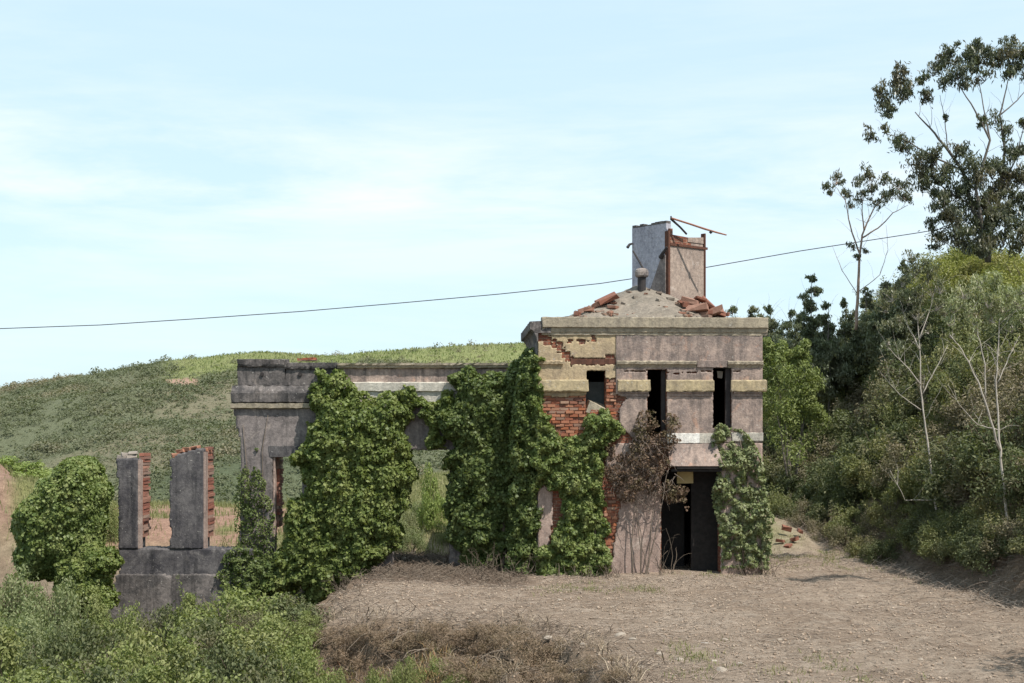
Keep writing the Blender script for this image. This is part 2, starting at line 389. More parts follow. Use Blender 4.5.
def hit(px, py, y0=18, y1=300):
    ys = np.arange(y0, y1, .05)
    zz = terrain((px - CX) / F * ys, ys); rr = CZ + (HY - py) / F * ys
    k = np.argmax(zz >= rr)
    y = ys[k]; return np.array([(px - CX) / F * y, y, zz[k]])
def zat(x, y): return float(terrain(np.array([x]), np.array([y]))[0])

def graded(segs):
    out = []
    for a, b, n in segs: out += list(np.linspace(a, b, n, endpoint=False))
    out.append(segs[-1][1]); return np.array(out)
gxs = graded([(-600, -250, 10), (-250, -80, 60), (-80, -20, 70), (-20, -11, 60), (-11, 14, 230), (14, 30, 90), (30, 90, 50), (90, 260, 40), (260, 600, 10)])
gys = graded([(-30, 8, 20), (8, 19, 20), (19, 42, 230), (42, 62, 120), (62, 110, 70), (110, 250, 160), (250, 400, 30), (400, 740, 12)])
GX, GY = np.meshgrid(gxs, gys, indexing='ij')
GZ = terrain(GX, GY)
idx = np.arange(GX.size).reshape(GX.shape)
ground = quads('ground', np.stack([GX, GY, GZ], -1), np.stack([idx[:-1, :-1], idx[1:, :-1], idx[1:, 1:], idx[:-1, 1:]], -1).reshape(-1, 4), None, smooth=True)
tag(ground, kind='structure')
def surf_color(x, y, z):
    px = CX + x / np.maximum(y, 6) * F
    db = -sdist(x, y, BRINK); dS = sdist(x, y, SLOPE[::-1])
    n1 = fbm(x * .5, y * .5, 0, 61, 4); n2 = fbm(x * 2.1, y * 2.1, 0, 62, 3)
    c = np.zeros(x.shape + (3,))
    def put(col, w):
        nonlocal c
        w = np.clip(w, 0, 1)[..., None]; c = c * (1 - w) + np.array(col) * w
    put((.37, .29, .225), np.ones_like(x))                                      # pale dry soil
    put((.285, .215, .162), sstep(-.15, .45, n1) * .8)
    put((.43, .35, .28), sstep(.1, .7, n2) * .6)
    put((.23, .17, .12), sstep(-.5, .3, db + n2 * .5) * (1 - sstep(40, 44, y)) * .9)   # dark earth of the bank
    put((.11, .095, .055), sstep(1.5, 3.5, db) * (1 - sstep(40, 46, y)))
    put((.20, .145, .11), sstep(-1.0, .2, -(np.abs(x + 1.9) - 2.0)) * sstep(34.5, 36, y) * (1 - sstep(43, 45, y)) * .85)  # litter below the ivy
    bk = sstep(43, 47, y) * (1 - sstep(-3, 0, dS))
    put((.20, .20, .085), bk)
    put((.34, .21, .155), bk * sstep(.0, .3, n1 * .6 + .55 - np.abs(px - 190) / 260) * (1 - sstep(56, 62, y)))
    put((.30, .195, .145), bk * (1 - sstep(2, 26, px + 10 * n1)) * (1 - sstep(51, 53, y)))
    put((.19, .135, .09), sstep(-.6, .8, dS + n2 * .4) * (1 - sstep(2.0, 4.0, dS)) * .85)
    put((.09, .078, .042), sstep(1.5, 3.5, dS + n1))
    hl = sstep(60, 90, y) * (1 - sstep(-3, 0, dS))
    put((.118, .128, .078), hl)
    put((.165, .15, .10), hl * sstep(.0, .5, fbm(x * .05, y * .05, 0, 71, 4)))
    put((.085, .10, .058), hl * sstep(.05, .5, fbm(x * .04, y * .04, 0, 74, 4)))
    gr = hl * sstep(208, 228, y + 16 * fbm(x * .07, y * .07, 0, 72, 4)) * sstep(150, 185, px)
    put((.185, .20, .085), gr)
    e = np.hypot((px - 183) / 22, (y - 212) / 9) + .35 * fbm(x * .3, y * .3, 0, 73, 3)
    put((.30, .2, .15), sstep(1.0, .8, e))
    return c, gr
cc, GRASSY = surf_color(GX, GY, GZ)
at = ground.data.color_attributes.new('soil', 'FLOAT_COLOR', 'POINT')
buf = np.ones((GX.size, 4), np.float32); buf[:, :3] = cc.reshape(-1, 3); at.data.foreach_set('color', buf.ravel())
m, nt, N, L = newmat('soil')
a = N.new('ShaderNodeVertexColor'); a.layer_name = 'soil'
v = objco(nt)
col = mixc(nt, 1.0, a.outputs['Color'], ramp(nt, nz(nt, 3.2, v, 8, .75), .3, .7, (.62, .60, .58), (1.3, 1.3, 1.3)), 'MULTIPLY')
col = mixc(nt, 1.0, col, ramp(nt, nz(nt, 22, v, 6, .75), .3, .7, (.7, .69, .68), (1.26, 1.26, 1.26)), 'MULTIPLY')
finish(nt, col, .97, nz(nt, 16, v, 8, .8), 1.0, .10, .1)
ground.data.materials.append(m)

# ------------------------------------------------------------------ foliage machinery
def unit(a): return a / (np.linalg.norm(a, axis=-1, keepdims=True) + 1e-9)
def leaves(P, Nn, size, aspect=.62, jit=.6, droop=0.0, r=RNG, fold=.12):
    n = len(P)
    Nn = unit(unit(Nn) + r.normal(0, jit, (n, 3)))
    t = r.normal(0, 1, (n, 3)); t[:, 2] -= droop * 2.2
    t = unit(t - (t * Nn).sum(1, keepdims=True) * Nn * (1 - .5 * min(droop, 1)))
    b = unit(np.cross(Nn, t))
    s = np.asarray(size) * r.uniform(.65, 1.3, n)
    s = s[:, None]
    V = np.stack([P - t * s * .5, P + b * s * aspect * .5 + Nn * s * fold, P + t * s * .5, P - b * s * aspect * .5 + Nn * s * fold], 1)
    return V.reshape(-1, 3)
def leaf_obj(name, chunks, mat, parent, org=None):
    V = np.concatenate(chunks)
    return quads(name, V, np.arange(len(V)).reshape(-1, 4), mat, parent, org=org)
def blob(c, rad, n, size, aspect=.6, jit=.7, droop=0., up=.35, shell=.45, r=RNG, low=-1.0):
    d = unit(r.normal(0, 1, (int(n * 1.3), 3))); d = d[d[:, 2] > low][:n]
    q = (shell + (1 - shell) * r.random(len(d)) ** .6)[:, None]
    P = np.asarray(c) + d * q * np.asarray(rad)
    nn = d.copy(); nn[:, 2] += up
    return leaves(P, nn, size, aspect, jit, droop, r)
def shrub_mesh(name, R, Hh, clumps, per, size, mat, aspect=.45, seed=0, spiky=0.0, droop=0.0):
    """foliage of one shrub standing on the origin: uneven clumps through a low dome, with shoots poking out"""
    r = np.random.default_rng(seed); ch = []
    for i in range(clumps):
        d = unit(r.normal(0, 1, 3)); d[2] = abs(d[2])
        q = r.uniform(.25, 1.0) ** .55
        c = np.array([d[0] * R * q, d[1] * R * q, (.12 + d[2] * .86 * q) * Hh * r.uniform(.8, 1.08)])
        s = R * r.uniform(.2, .42)
        ch.append(blob(c, (s, s, s * r.uniform(.7, 1.1)), int(per * r.uniform(.6, 1.4)), size, aspect, .7, droop, .4, .3, r))
        if spiky and r.random() < spiky:
            k = 26; tt = np.linspace(0, 1, k)[:, None]
            e = unit(np.array([d[0] * .6, d[1] * .6, 1.0]) + r.normal(0, .25, 3)) * r.uniform(.35, .7) * Hh * .55
            P = c + tt * e + r.normal(0, .03, (k, 3))
            ch.append(leaves(P, r.normal(0, 1, (k, 3)), size * .9, aspect, .8, 0, r))
    o = leaf_obj('foliage', ch, mat, None)
    return o
def stems_mb(R, Hh, n, seed=0, rad=.02):
    r = random.Random(seed); mb = MB()
    for i in range(n):
        a = r.uniform(0, 6.28); q = r.uniform(.2, .75) * R
        p = [Vector((0.05 * math.cos(a), .05 * math.sin(a), -.1))]
        for k in range(1, 5):
            t = k / 4
            p.append(Vector((math.cos(a) * q * t + r.uniform(-.05, .05), math.sin(a) * q * t + r.uniform(-.05, .05), Hh * .8 * t ** .8)))
        mb.tube(p, [rad * (1 - .18 * k) for k in range(5)], 5)
    return mb
def make_shrub(name, R, Hh, clumps, per, size, mat, **kw):
    root = empty(name)
    f = shrub_mesh(name, R, Hh, clumps, per, size, mat, **kw); f.parent = root
    stems_mb(R, Hh, 6, kw.get('seed', 0)).build('stem', M['stem'], root)
    return root
def copy_thing(o):
    c = o.copy(); COL.objects.link(c)
    for ch in o.children:
        k = ch.copy(); COL.objects.link(k); k.parent = c
    return c
def place(o, loc, s=1.0, rz=None, sz=None):
    o.location = loc; o.rotation_euler = (0, 0, random.uniform(0, 6.28) if rz is None else rz)
    o.scale = (s, s, s * (sz or 1)); return o
def ivy_sheet(poly, Y, bulge, Rm, n, size, seed=0, layers=(0.0, .22), lump=.5, back=None, jit=.62, rag=.28, aspect=.85, droop=.35, lumps=(1.1, 3.4)):
    """leaves over a bulging, lumpy skin in front of a wall (outline given in picture rows and columns of the wall plane)"""
    r = np.random.default_rng(seed); s = F / Y
    pw = [(X(a, Y), Z(b, Y)) for a, b in poly]
    xs = [p[0] for p in pw]; zs = [p[1] for p in pw]
    out = []; need = n
    def field(x, z):
        d = edist(x, z, pw); d = np.where(inpoly(x, z, pw), d, -d)
        d = d + rag * 1.3 * fbm(x * 2.3, z * 2.3, 0, seed, 4)
        t = np.clip(d / Rm, 0, 1)
        b = bulge * np.sqrt(np.clip(1 - (1 - t) ** 2, 0, 1))
        b = b * (1 + lump * .45 * fbm(x * lumps[0], z * lumps[0], 0, seed + 5, 2)) + np.minimum(t * 4, 1) * lump * .32 * (vnoise(x * lumps[1], z * lumps[1], 0, seed + 9) + .9 * vnoise(x * lumps[1] * 2.1, z * lumps[1] * 2.1, 0, seed + 10))
        return b, d
    while need > 0:
        x = r.uniform(min(xs) - .3, max(xs) + .3, need * 2); z = r.uniform(min(zs) - .3, max(zs) + .3, need * 2)
        b, d = field(x, z); k = d > 0
        x, z, b = x[k][:need], z[k][:need], b[k][:need]
        e = .03
        bx = (field(x + e, z)[0] - b) / e; bz = (field(x, z + e)[0] - b) / e
        bx = np.clip(bx, -2.5, 2.5); bz = np.clip(bz, -2.5, 2.5)
        inner = r.uniform(layers[0], layers[1], len(x)) * (r.random(len(x)) < .6) - np.where(r.random(len(x)) < .12, r.uniform(0, .14, len(x)), 0) * np.minimum(b / .3, 1)
        isb = (r.random(len(x)) < .35) if back is not None else np.zeros(len(x), bool)
        y = np.where(isb, Y + (back or 0) + b * .6 - inner, Y - b + inner)
        nn = np.stack([-bx, np.where(isb, 1.0, -1.0), -bz + .35], 1)
        out.append(leaves(np.stack([x, y, z], 1), nn, size, aspect, jit, droop, r)); need -= len(x)
        if len(x) == 0: break
    return out
def tree(name, label, cat, Y, limbs, clumps, leafmat, bark, lsize=.2, aspect=.24, per=1.0, droop=.8, group=None, seed=0, sub=7, depth=.5, twl=1.0):
    """limbs: [[(px, py, depth offset)...], r0, r1]; clumps: (px, py, radius px, leaves, depth offset)"""
    r = np.random.default_rng(seed); s = F / Y
    b0 = limbs[0][0][0]
    base = np.array([X(b0[0], Y + b0[2]), Y + b0[2], Z(b0[1], Y + b0[2])])
    root = empty(name, base); tag(root, label, cat, group)
    def wp(q): return W(q[0], q[1], Y + q[2])
    fine = MB()
    for li, (pts, r0, r1) in enumerate(limbs):
        mb = MB()
        P = [Vector(wp(q)) for q in pts]
        Q = []
        for i in range(len(P) - 1):
            for k in range(4):
                t = k / 4; p = P[i].lerp(P[i + 1], t)
                if i + k > 0: p = p + Vector(r.normal(0, .009, 3))
                Q.append(p)
        Q.append(P[-1])
        mb.tube(Q, [.6 * (r0 + (r1 - r0) * i / (len(Q) - 1)) for i in range(len(Q))], 7)
        mb.build('trunk' if li == 0 else 'limb', bark, root, True, org=base)
        for k in range(5 if li else 9):
            p = np.array(Q[int(r.uniform(.45 if li == 0 else .2, 1) * (len(Q) - 1))]); a = r.uniform(-1, 1) * .9; Lb = r.uniform(.4, 1.1) * twl; TT = [tuple(p)]
            for w_ in range(5):
                a += r.uniform(-.3, .3); p = p + np.array([math.sin(a), r.uniform(-.5, .5), math.cos(a)]) * Lb / 5; TT.append(tuple(p))
            fine.tube(TT, [max(.005, r1 * .45) * (1 - .14 * w_) for w_ in range(6)], 4, False)
    ch = []; tw = MB()
    for (px, py, rp, n, dy) in clumps:
        c = W(px, py, Y + dy); R = rp / s
        for k in range(sub):
            o = unit(r.normal(0, 1, 3)) * R * r.uniform(.2, 1.05); o[1] *= 1.2
            q = R * r.uniform(.32, .6)
            m_ = max(6, int(n * per * 2.6 / sub * r.uniform(.4, 1.6)))
            ax = unit(o * np.array([1, 1, .5]) + r.normal(0, .35, 3) * R); P_n = r.normal(0, 1, (m_, 3)) * q * np.array([.42, .42, .36]) + ax * (r.normal(0, .45, (m_, 1)) * q)
            ch.append(leaves(c + o + P_n, r.normal(0, 1, (m_, 3)) + np.array([0, 0, .5]), lsize * .72, aspect, .9, droop, r))
            e = c + np.array([0, 0, -R * .6])
            tw.tube([tuple(e), tuple((e + c + o) / 2 + r.normal(0, .03, 3)), tuple(c + o)], [.014, .010, .005], 4, False)
    tag(fine.build('branchlets', bark, root, org=base), kind='stuff')
    leaf_obj('crown', ch, leafmat, root, org=base)
    tag(tw.build('twigs', bark, root, org=base), kind='stuff')
    return root

# ================================================================== the two-storey tower
TY = 38.0; TS = F / TY
TO = (X(538, TY), TY, 0.0)
tower = empty('ruined_tower', TO, math.radians(2.5))
tag(tower, 'two storey derelict rendered tower with broken yellow and mauve plaster and a pyramid roof', 'ruined tower')
def u(px): return (px - 538) / TS
def tz(py): return CZ + (HY - py) / TS
def upx(x): return 538 + x * TS
def zpy(z): return HY - (z - CZ) * TS
TW = u(763); TD = 5.0; CEN = (u(645) + .2, 2.5)
WINS = [(586, 606, 370, 408), (648, 667, 369, 438), (714, 733, 366, 428), (662, 722, 470, 582)]
def notwin(px, py, g=0.0):
    k = np.ones(np.shape(px), bool)
    for a, b, c, d in WINS: k &= ~((px > a - g) & (px < b + g) & (py > c - g) & (py < d + g))
    return k
# brick core: the front wall is cut round its openings, the others are plain
def slab_with_holes(x0, x1, z0, z1, holes, y0, y1):
    xs = sorted({x0, x1, *[h[0] for h in holes], *[h[1] for h in holes]}); zs = sorted({z0, z1, *[h[2] for h in holes], *[h[3] for h in holes]})
    mb = MB(); nxx, nzz = len(xs) - 1, len(zs) - 1
    S = [[not any(h[0] - 1e-6 < (xs[i] + xs[i + 1]) / 2 < h[1] + 1e-6 and h[2] - 1e-6 < (zs[j] + zs[j + 1]) / 2 < h[3] + 1e-6 for h in holes) for j in range(nzz)] for i in range(nxx)]
    ok = lambda i, j: 0 <= i < nxx and 0 <= j < nzz and S[i][j]
    for i in range(nxx):
        for j in range(nzz):
            if not S[i][j]: continue
            a, b, c, d = xs[i], xs[i + 1], zs[j], zs[j + 1]
            mb.add([(a, y0, c), (b, y0, c), (b, y0, d), (a, y0, d)], [(0, 1, 2, 3)])
            mb.add([(a, y1, c), (b, y1, c), (b, y1, d), (a, y1, d)], [(3, 2, 1, 0)])
            if not ok(i - 1, j): mb.add([(a, y0, c), (a, y0, d), (a, y1, d), (a, y1, c)], [(0, 1, 2, 3)])
            if not ok(i + 1, j): mb.add([(b, y0, c), (b, y1, c), (b, y1, d), (b, y0, d)], [(0, 1, 2, 3)])
            if not ok(i, j - 1): mb.add([(a, y0, c), (a, y1, c), (b, y1, c), (b, y0, c)], [(0, 1, 2, 3)])
            if not ok(i, j + 1): mb.add([(a, y0, d), (b, y0, d), (b, y1, d), (a, y1, d)], [(0, 1, 2, 3)])
    return mb
holes = [(u(a), u(b), tz(d), tz(c)) for a, b, c, d in WINS]
core = slab_with_holes(0, TW, -.5, tz(333), holes, 0, .42)
core.box((0, .425, -.5), (.40, TD, tz(333)))
core.build('brick_wall', M['brick_o'], tower)
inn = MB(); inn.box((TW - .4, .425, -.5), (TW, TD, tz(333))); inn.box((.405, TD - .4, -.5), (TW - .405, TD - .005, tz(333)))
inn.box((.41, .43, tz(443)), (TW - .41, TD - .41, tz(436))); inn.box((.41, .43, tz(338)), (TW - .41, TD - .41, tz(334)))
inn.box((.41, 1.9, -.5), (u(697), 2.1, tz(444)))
inn.build('inner_wall', M['inner_dark'], tower)
# plaster skins with broken edges
def crackz(px):
    return np.interp(px, [538, 548, 556, 564, 571, 578], [338, 343, 348, 355, 362, 366])
def yellow_fn(x, z):
    px, py = upx(x), zpy(z); n = fbm(x * 2.2, z * 2.2, 0, 81, 3) * 5; sn = vnoise(np.floor(x / .13) * .9, np.floor(z / .09) * .9, 0, 82)
    k = (px > 538) & (px < 616) & (py > 332) & notwin(px, py, -.3)
    k &= py < 396 + n * .6
    stair = np.abs(py - crackz(np.floor(px / 4.6) * 4.6) + n * .25) < 4.6 + 3 * sn - np.clip((px - 572) * .9, 0, 20)
    k &= ~(stair & (px < 579))
    k &= ~((px > 570) & (px < 619) & (py > 358.0) & (py < 365 + sn * 1.2))
    for (a, b, w, h) in ((582, 342, 4, 2.4), (594, 338, 2.2, 3.4), (570, 341, 3, 1.6), (611, 356, 5, 2.0), (560, 344, 3, 2), (552, 334, 5, 1.5), (588, 341, 2, 1.6)):
        k &= ~((np.abs(px - a) < w + sn * 1.2) & (np.abs(py - b) < h + sn))
    k &= ~((px > 600 + n * .3) & (py > 379 + n * .4))
    return k
mask_sheet('plaster', yellow_fn, 0, u(616.5), tz(402), tz(333), .034, -.035, .004, M['yellow'], tower, seed=3)
tag(tower.children[-1], 'broken yellow plaster beside the bare brick')
def mauve_fn(x, z):
    px, py = upx(x), zpy(z); n = fbm(x * 1.6, z * 1.6, 0, 83, 4)
    k = (px > 616) & notwin(px, py, .0)
    edge = np.interp(py, [300, 394, 398, 404, 412, 422, 430, 436, 446], [616, 616, 628, 622, 619, 620, 624, 630, 640])
    k &= px > edge + n * 1.2
    k &= py < 443
    k &= ~((np.abs(py - 371 - n * 3 - (px % 17) * .05) < .55) & (((px > 625) & (px < 648)) | ((px > 668) & (px < 713)) | ((px > 733) & (px < 742))))   # cracks
    return k
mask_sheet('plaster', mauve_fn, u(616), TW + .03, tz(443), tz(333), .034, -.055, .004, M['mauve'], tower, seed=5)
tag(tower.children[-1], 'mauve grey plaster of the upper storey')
def low_fn(x, z):
    px, py = upx(x), zpy(z); n = fbm(x * 2, z * 2, 0, 85, 3) * 4
    a = inpoly(px + n, py, [(618, 443), (662, 443), (661, 470), (661, 540), (664, 586), (609, 586), (612, 562), (618, 535), (620, 500), (608, 478), (606, 455)])
    b = inpoly(px + n * .4, py, [(538, 488), (553, 484), (553, 520), (548, 548), (538, 548)])
    c = (px > 722) & (py >= 443)
    return (a | b | c) & notwin(px, py, 0)
mask_sheet('plaster', low_fn, 0, TW + .03, tz(585), tz(443), .05, -.05, .004, M['pink'], tower, seed=6)
tag(tower.children[-1], 'pinkish plaster of the lower storey')
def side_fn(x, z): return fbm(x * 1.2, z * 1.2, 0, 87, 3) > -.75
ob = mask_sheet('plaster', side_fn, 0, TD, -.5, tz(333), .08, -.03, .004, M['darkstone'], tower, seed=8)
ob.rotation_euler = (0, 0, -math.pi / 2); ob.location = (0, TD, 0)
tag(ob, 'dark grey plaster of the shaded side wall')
BR = random.Random(33)
def bricks(px0, px1, py0, py1, fn=None):
    row = 0; z = tz(py1); mb = MB()
    while z < tz(py0):
        x = u(px0) - (.125 if row % 2 else 0) - BR.uniform(0, .03)
        while x < u(px1):
            a, b = max(x, u(px0) + .005), min(x + .232, u(px1))
            pxm, pym = upx((a + b) / 2), zpy(z + .04)
            if b - a > .05 and BR.random() > .13 and (fn is None or fn(pxm, pym)):
                y = -BR.uniform(.004, .05) * (1 if BR.random() < .8 else 1.5)
                mb.box((a, y, z + BR.uniform(0, .006)), (b - BR.uniform(.006, .03), .02, z + .076 - BR.uniform(0, .008)), .007)
            x += .245
        z += .088; row += 1
    mb.build('brick_face', M['fbrick'], tower)
bricks(539, 586, 397, 446); bricks(606.5, 617, 381, 450); bricks(604, 618, 494, 552); bricks(586, 606, 412, 446)
# cornice (front runs from the broken corner to the right end; the side keeps its own)
P_C = [(.0, tz(335)), (-.065, tz(335)), (-.07, tz(332.5)), (-.09, tz(332)), (-.105, tz(328)), (-.155, tz(327.3)), (-.16, tz(318)), (-.15, tz(317.2)), (.45, tz(316.8)), (.45, tz(333)), (.0, tz(333))]
MB().mould(u(542), TW + .16, P_C, 60, .008, 2).build('cornice', M['cornice'], tower)
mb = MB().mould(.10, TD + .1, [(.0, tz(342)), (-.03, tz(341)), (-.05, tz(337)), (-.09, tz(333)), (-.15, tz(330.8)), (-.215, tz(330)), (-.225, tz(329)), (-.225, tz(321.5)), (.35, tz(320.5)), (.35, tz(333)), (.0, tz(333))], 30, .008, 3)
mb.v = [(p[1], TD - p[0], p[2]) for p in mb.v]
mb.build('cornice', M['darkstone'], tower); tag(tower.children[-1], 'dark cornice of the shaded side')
# string courses
P_S = lambda d: [(.0, tz(367.5)), (-d, tz(367.5)), (-d - .03, tz(365)), (-d - .07, tz(364)), (-d - .08, tz(361.5)), (-d, tz(360.5)), (.0, tz(360.5))]
MB().mould(u(538), u(563), P_S(.03), 12, .008, 4).build('string_course', M['yellow'], tower)
MB().mould(u(616.5), u(697), P_S(.055), 30, .008, 5).build('string_course', M['cornice'], tower)
MB().mould(u(698), u(728), [(0, tz(367)), (-.09, tz(367)), (-.10, tz(360.5)), (0, tz(360))], 12, .008, 6).build('string_course', M['mauve'], tower)
MB().mould(u(729), TW + .05, P_S(.055), 16, .008, 7).build('string_course', M['cornice'], tower)
MB().mould(u(570), u(619), [(.0, tz(364)), (-.035, tz(364.3)), (-.04, tz(359)), (.0, tz(358.7))], 20, .012, 8).build('iron_beam', M['rust'], tower)
# ledges between the windows
for i, (a, b) in enumerate(((538, 588), (618, 650), (666.5, 714), (732, 768))):
    mb = MB().mould(u(a), u(b), [(.0, tz(391.5)), (-.155, tz(391.3)), (-.165, tz(390)), (-.165, tz(381)), (-.15, tz(380)), (.0, tz(379.5))], 18, .008, 10 + i)
    mb.build('ledge', M['ledge'], tower)
    if i: MB().mould(u(a + 3), u(min(b, 763.5) - 1), [(.0, tz(397)), (-.075, tz(396)), (-.085, tz(393.4)), (-.11, tz(393)), (-.11, tz(391.7)), (.0, tz(391.7))], 14, .006, 20 + i).build('moulding', M['mauve'], tower)
# floor band, sloping hood over the door and its soffit
MB().mould(u(667.5), u(700), [(.0, tz(443)), (-.085, tz(443)), (-.09, tz(433.5)), (.0, tz(433))], 12, .007, 30).build('floor_band', M['white'], tower)
tag(tower.children[-1], 'whitewashed length of the floor band')
MB().mould(u(700.2), u(716), [(.0, tz(443)), (-.08, tz(443)), (-.085, tz(433.5)), (.0, tz(433))], 8, .007, 31).build('floor_band', M['pale'], tower)
MB().mould(u(733), TW + .03, [(.0, tz(441)), (-.075, tz(441)), (-.08, tz(433)), (.0, tz(432))], 8, .01, 32).build('floor_band', M['pale'], tower)
mb = MB(); mb.add([(u(668), -.07, tz(443.3)), (u(717), -.07, tz(443.3)), (u(723), -.30, tz(466)), (u(669), -.30, tz(466)), (u(668), .41, tz(443.3)), (u(717), .41, tz(443.3)), (u(723), .41, tz(467)), (u(669), .41, tz(467))],
                  [(0, 1, 2, 3), (4, 7, 6, 5), (0, 4, 5, 1), (3, 2, 6, 7), (0, 3, 7, 4), (1, 5, 6, 2)])
mb.build('door_hood', M['mauve'], tower)
mb = MB(); mb.box((u(676), -.28, tz(468.6)), (u(721), .40, tz(467.1)), .004); mb.box((u(671), -.22, tz(471.5)), (u(722), .38, tz(468.8)), .006)
mb.build('lintel', M['dwood'], tower)
# windows: dark strips for the shade on their reveals and what hangs behind them
mb = MB(); mb.box((u(662.5), .10, tz(437)), (u(666.8), .24, tz(370))); mb.build('reveal_shade', M['iron'], tower)
mb = MB(); mb.box((u(727.5), .08, tz(427)), (u(732.7), .22, tz(368.2))); mb.box((u(714.2), .08, tz(368)), (u(732.7), .22, tz(366.1))); mb.build('reveal_shade', M['iron'], tower)
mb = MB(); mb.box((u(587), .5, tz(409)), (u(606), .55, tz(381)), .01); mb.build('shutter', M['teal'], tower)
mb = MB(); mb.add([(u(721.6), .36, tz(377)), (u(726), .36, tz(377.6)), (u(727), .36, tz(370.5)), (u(721), .36, tz(370))] + [(u(721.6), .44, tz(377)), (u(726), .44, tz(377.6)), (u(727), .44, tz(370.5)), (u(721), .44, tz(370))],
                  [(0, 1, 2, 3), (7, 6, 5, 4), (0, 4, 5, 1), (1, 5, 6, 2), (2, 6, 7, 3), (3, 7, 4, 0)])
mb.build('hanging_panel', M['pale'], tower)  # pale panel hanging inside the right window, gives no light
# broken sill under the left window
mb = MB()
mb.add([(u(586), -.05, tz(412)), (u(603), -.10, tz(418)), (u(605), -.10, tz(409)), (u(590), -.05, tz(401)), (u(586), .40, tz(410)), (u(605), .40, tz(414)), (u(606), .40, tz(404)), (u(589), .40, tz(399))],
       [(0, 1, 2, 3), (7, 6, 5, 4), (0, 4, 5, 1), (1, 5, 6, 2), (2, 6, 7, 3), (3, 7, 4, 0)])
mb.build('broken_sill', M['cornice'], tower)
mb = MB(); mb.box((u(590), -.09, tz(416)), (u(602), .2, tz(409)), .03); mb.build('brick_chunk', M['brick'], tower)
# door leaf and hanging board
mb = MB(); mb.box((u(697), .62, -.2), (u(722) + .2, .68, tz(472)), .004); mb.box((u(696), .60, -.2), (u(698.5), .70, tz(472)), .004); mb.build('door', M['dwood'], tower)
mb = MB(); mb.box((u(680.5), .42, tz(484)), (u(697), .46, tz(472.5)), .01); mb.build('hanging_board', M['board'], tower)
# roof: an eight-sided cement hip, worn and lumpy
def roofh(x, y):
    dx, dy = x - CEN[0], (y - CEN[1]) * 1.06
    d = np.zeros(np.shape(x))
    for k in range(6):
        a = math.radians(15 + k * 60); d = np.maximum(d, dx * math.cos(a) + dy * math.sin(a))
    return np.minimum(8.15 - .50 * d, 8.10) + .05 * fbm(x * 1.3, y * 1.3, 0, 91, 4) + .045 * fbm(x * 4.5, y * 4.5, 0, 92, 3)
rx, ry = np.meshgrid(np.linspace(.12, TW - .05, 90), np.linspace(.25, TD - .1, 76), indexing='ij')
re_ = np.minimum(np.minimum(rx - .12, TW - .05 - rx), np.minimum(ry - .25, TD - .1 - ry))
rz_ = np.minimum(np.maximum(roofh(rx, ry), tz(321)), tz(321) + re_ * 1.1)
ri = np.arange(rx.size).reshape(rx.shape)
roof = quads('roof', np.stack([rx, ry, rz_], -1), np.stack([ri[:-1, :-1], ri[1:, :-1], ri[1:, 1:], ri[:-1, 1:]], -1).reshape(-1, 4), M['roof'], tower)
mb = MB(); RC = random.Random(4)
for k in range(190):
    x, y = RC.uniform(.5, TW - .5), RC.uniform(.3, 2.6)
    if k < 90: x, y = RC.uniform(.6, 2.2), RC.uniform(.4, 2.2)
    elif k < 150: x, y = RC.uniform(3.9, 5.4), RC.uniform(.4, 2.0)
    i_, j_ = int((x - .12) / (TW - .17) * 89), int((y - .25) / (TD - .35) * 75); z = rz_[i_, j_]
    q = RC.uniform(.04, .13) if RC.random() < .85 else RC.uniform(.12, .22)
    Mx = Matrix.Translation((x, y, z + q * .15)) @ Matrix.Rotation(RC.uniform(0, 3), 4, 'Z') @ Matrix.Rotation(RC.uniform(-.4, .4), 4, 'X')
    mb.box((-q * .7, -q * .5, -q * .25), (q * .7, q * .5, q * .25), q * .12, Mx)
tag(mb.build('tile_chips', M['chips'], roof), kind='stuff')
vp = MB(); c0 = (u(645.5) + .2, 2.1)
vp.tube([(c0[0], c0[1], 7.8), (c0[0], c0[1], 8.3)], .12, 14); vp.build('vent_pipe', M['iron'], roof)
vp = MB(); vp.tube([(c0[0], c0[1], 8.29), (c0[0], c0[1], 8.33), (c0[0], c0[1], 8.43), (c0[0], c0[1], 8.49), (c0[0], c0[1], 8.54)], [.16, .195, .20, .185, .13], 16); vp.build('vent_cap', M['wing'], roof)

# chimney: tall slab tinted with blue skylit shade and a beige panel in rusty angle iron (tower space)
ny = 40.9; R_ = Matrix.Rotation(-math.radians(2.5), 4, 'Z')
def loc(p): return tuple(R_ @ (Vector(p) - Vector(TO)))
chim = empty('chimney'); chim.parent = tower
n0 = np.array([X(668, ny), ny]); dl = np.array([-math.cos(math.radians(50)), math.sin(math.radians(50))]); dr = np.array([math.cos(math.radians(40)), math.sin(math.radians(40))])
def cbox(mb, o, d, a, b, t0, t1, z0, z1, jit=0.0, top=None):
    """box along direction d from a to b; t is depth along the inward normal"""
    nrm = np.array([-d[1], d[0]]) if d is dr else np.array([d[1], -d[0]])
    vs = []
    for z_ in (0, 1):
        for (s_, t_) in ((a, t0), (b, t0), (b, t1), (a, t1)):
            p = o + d * s_ + nrm * t_
            zz = z0 if z_ == 0 else (z1 if top is None else (top[0] if s_ == a else top[1]))
            vs.append(loc((p[0], p[1], zz + random.uniform(-jit, jit))))
    mb.add(vs, [(0, 3, 2, 1), (4, 5, 6, 7), (0, 1, 5, 4), (1, 2, 6, 5), (2, 3, 7, 6), (3, 0, 4, 7)])
mb = MB(); cbox(mb, n0, dl, .07, 1.48, .0, .20, 7.0, 9.95); mb.build('slab', M['slab'], chim)
mb = MB()
for k in range(9):
    a = .07 + k * .157; cbox(mb, n0, dl, a, a + .15, .005, .19, 9.952, 9.99 + random.uniform(-.03, .05)); 
mb.build('broken_top', M['darkstone'], chim)
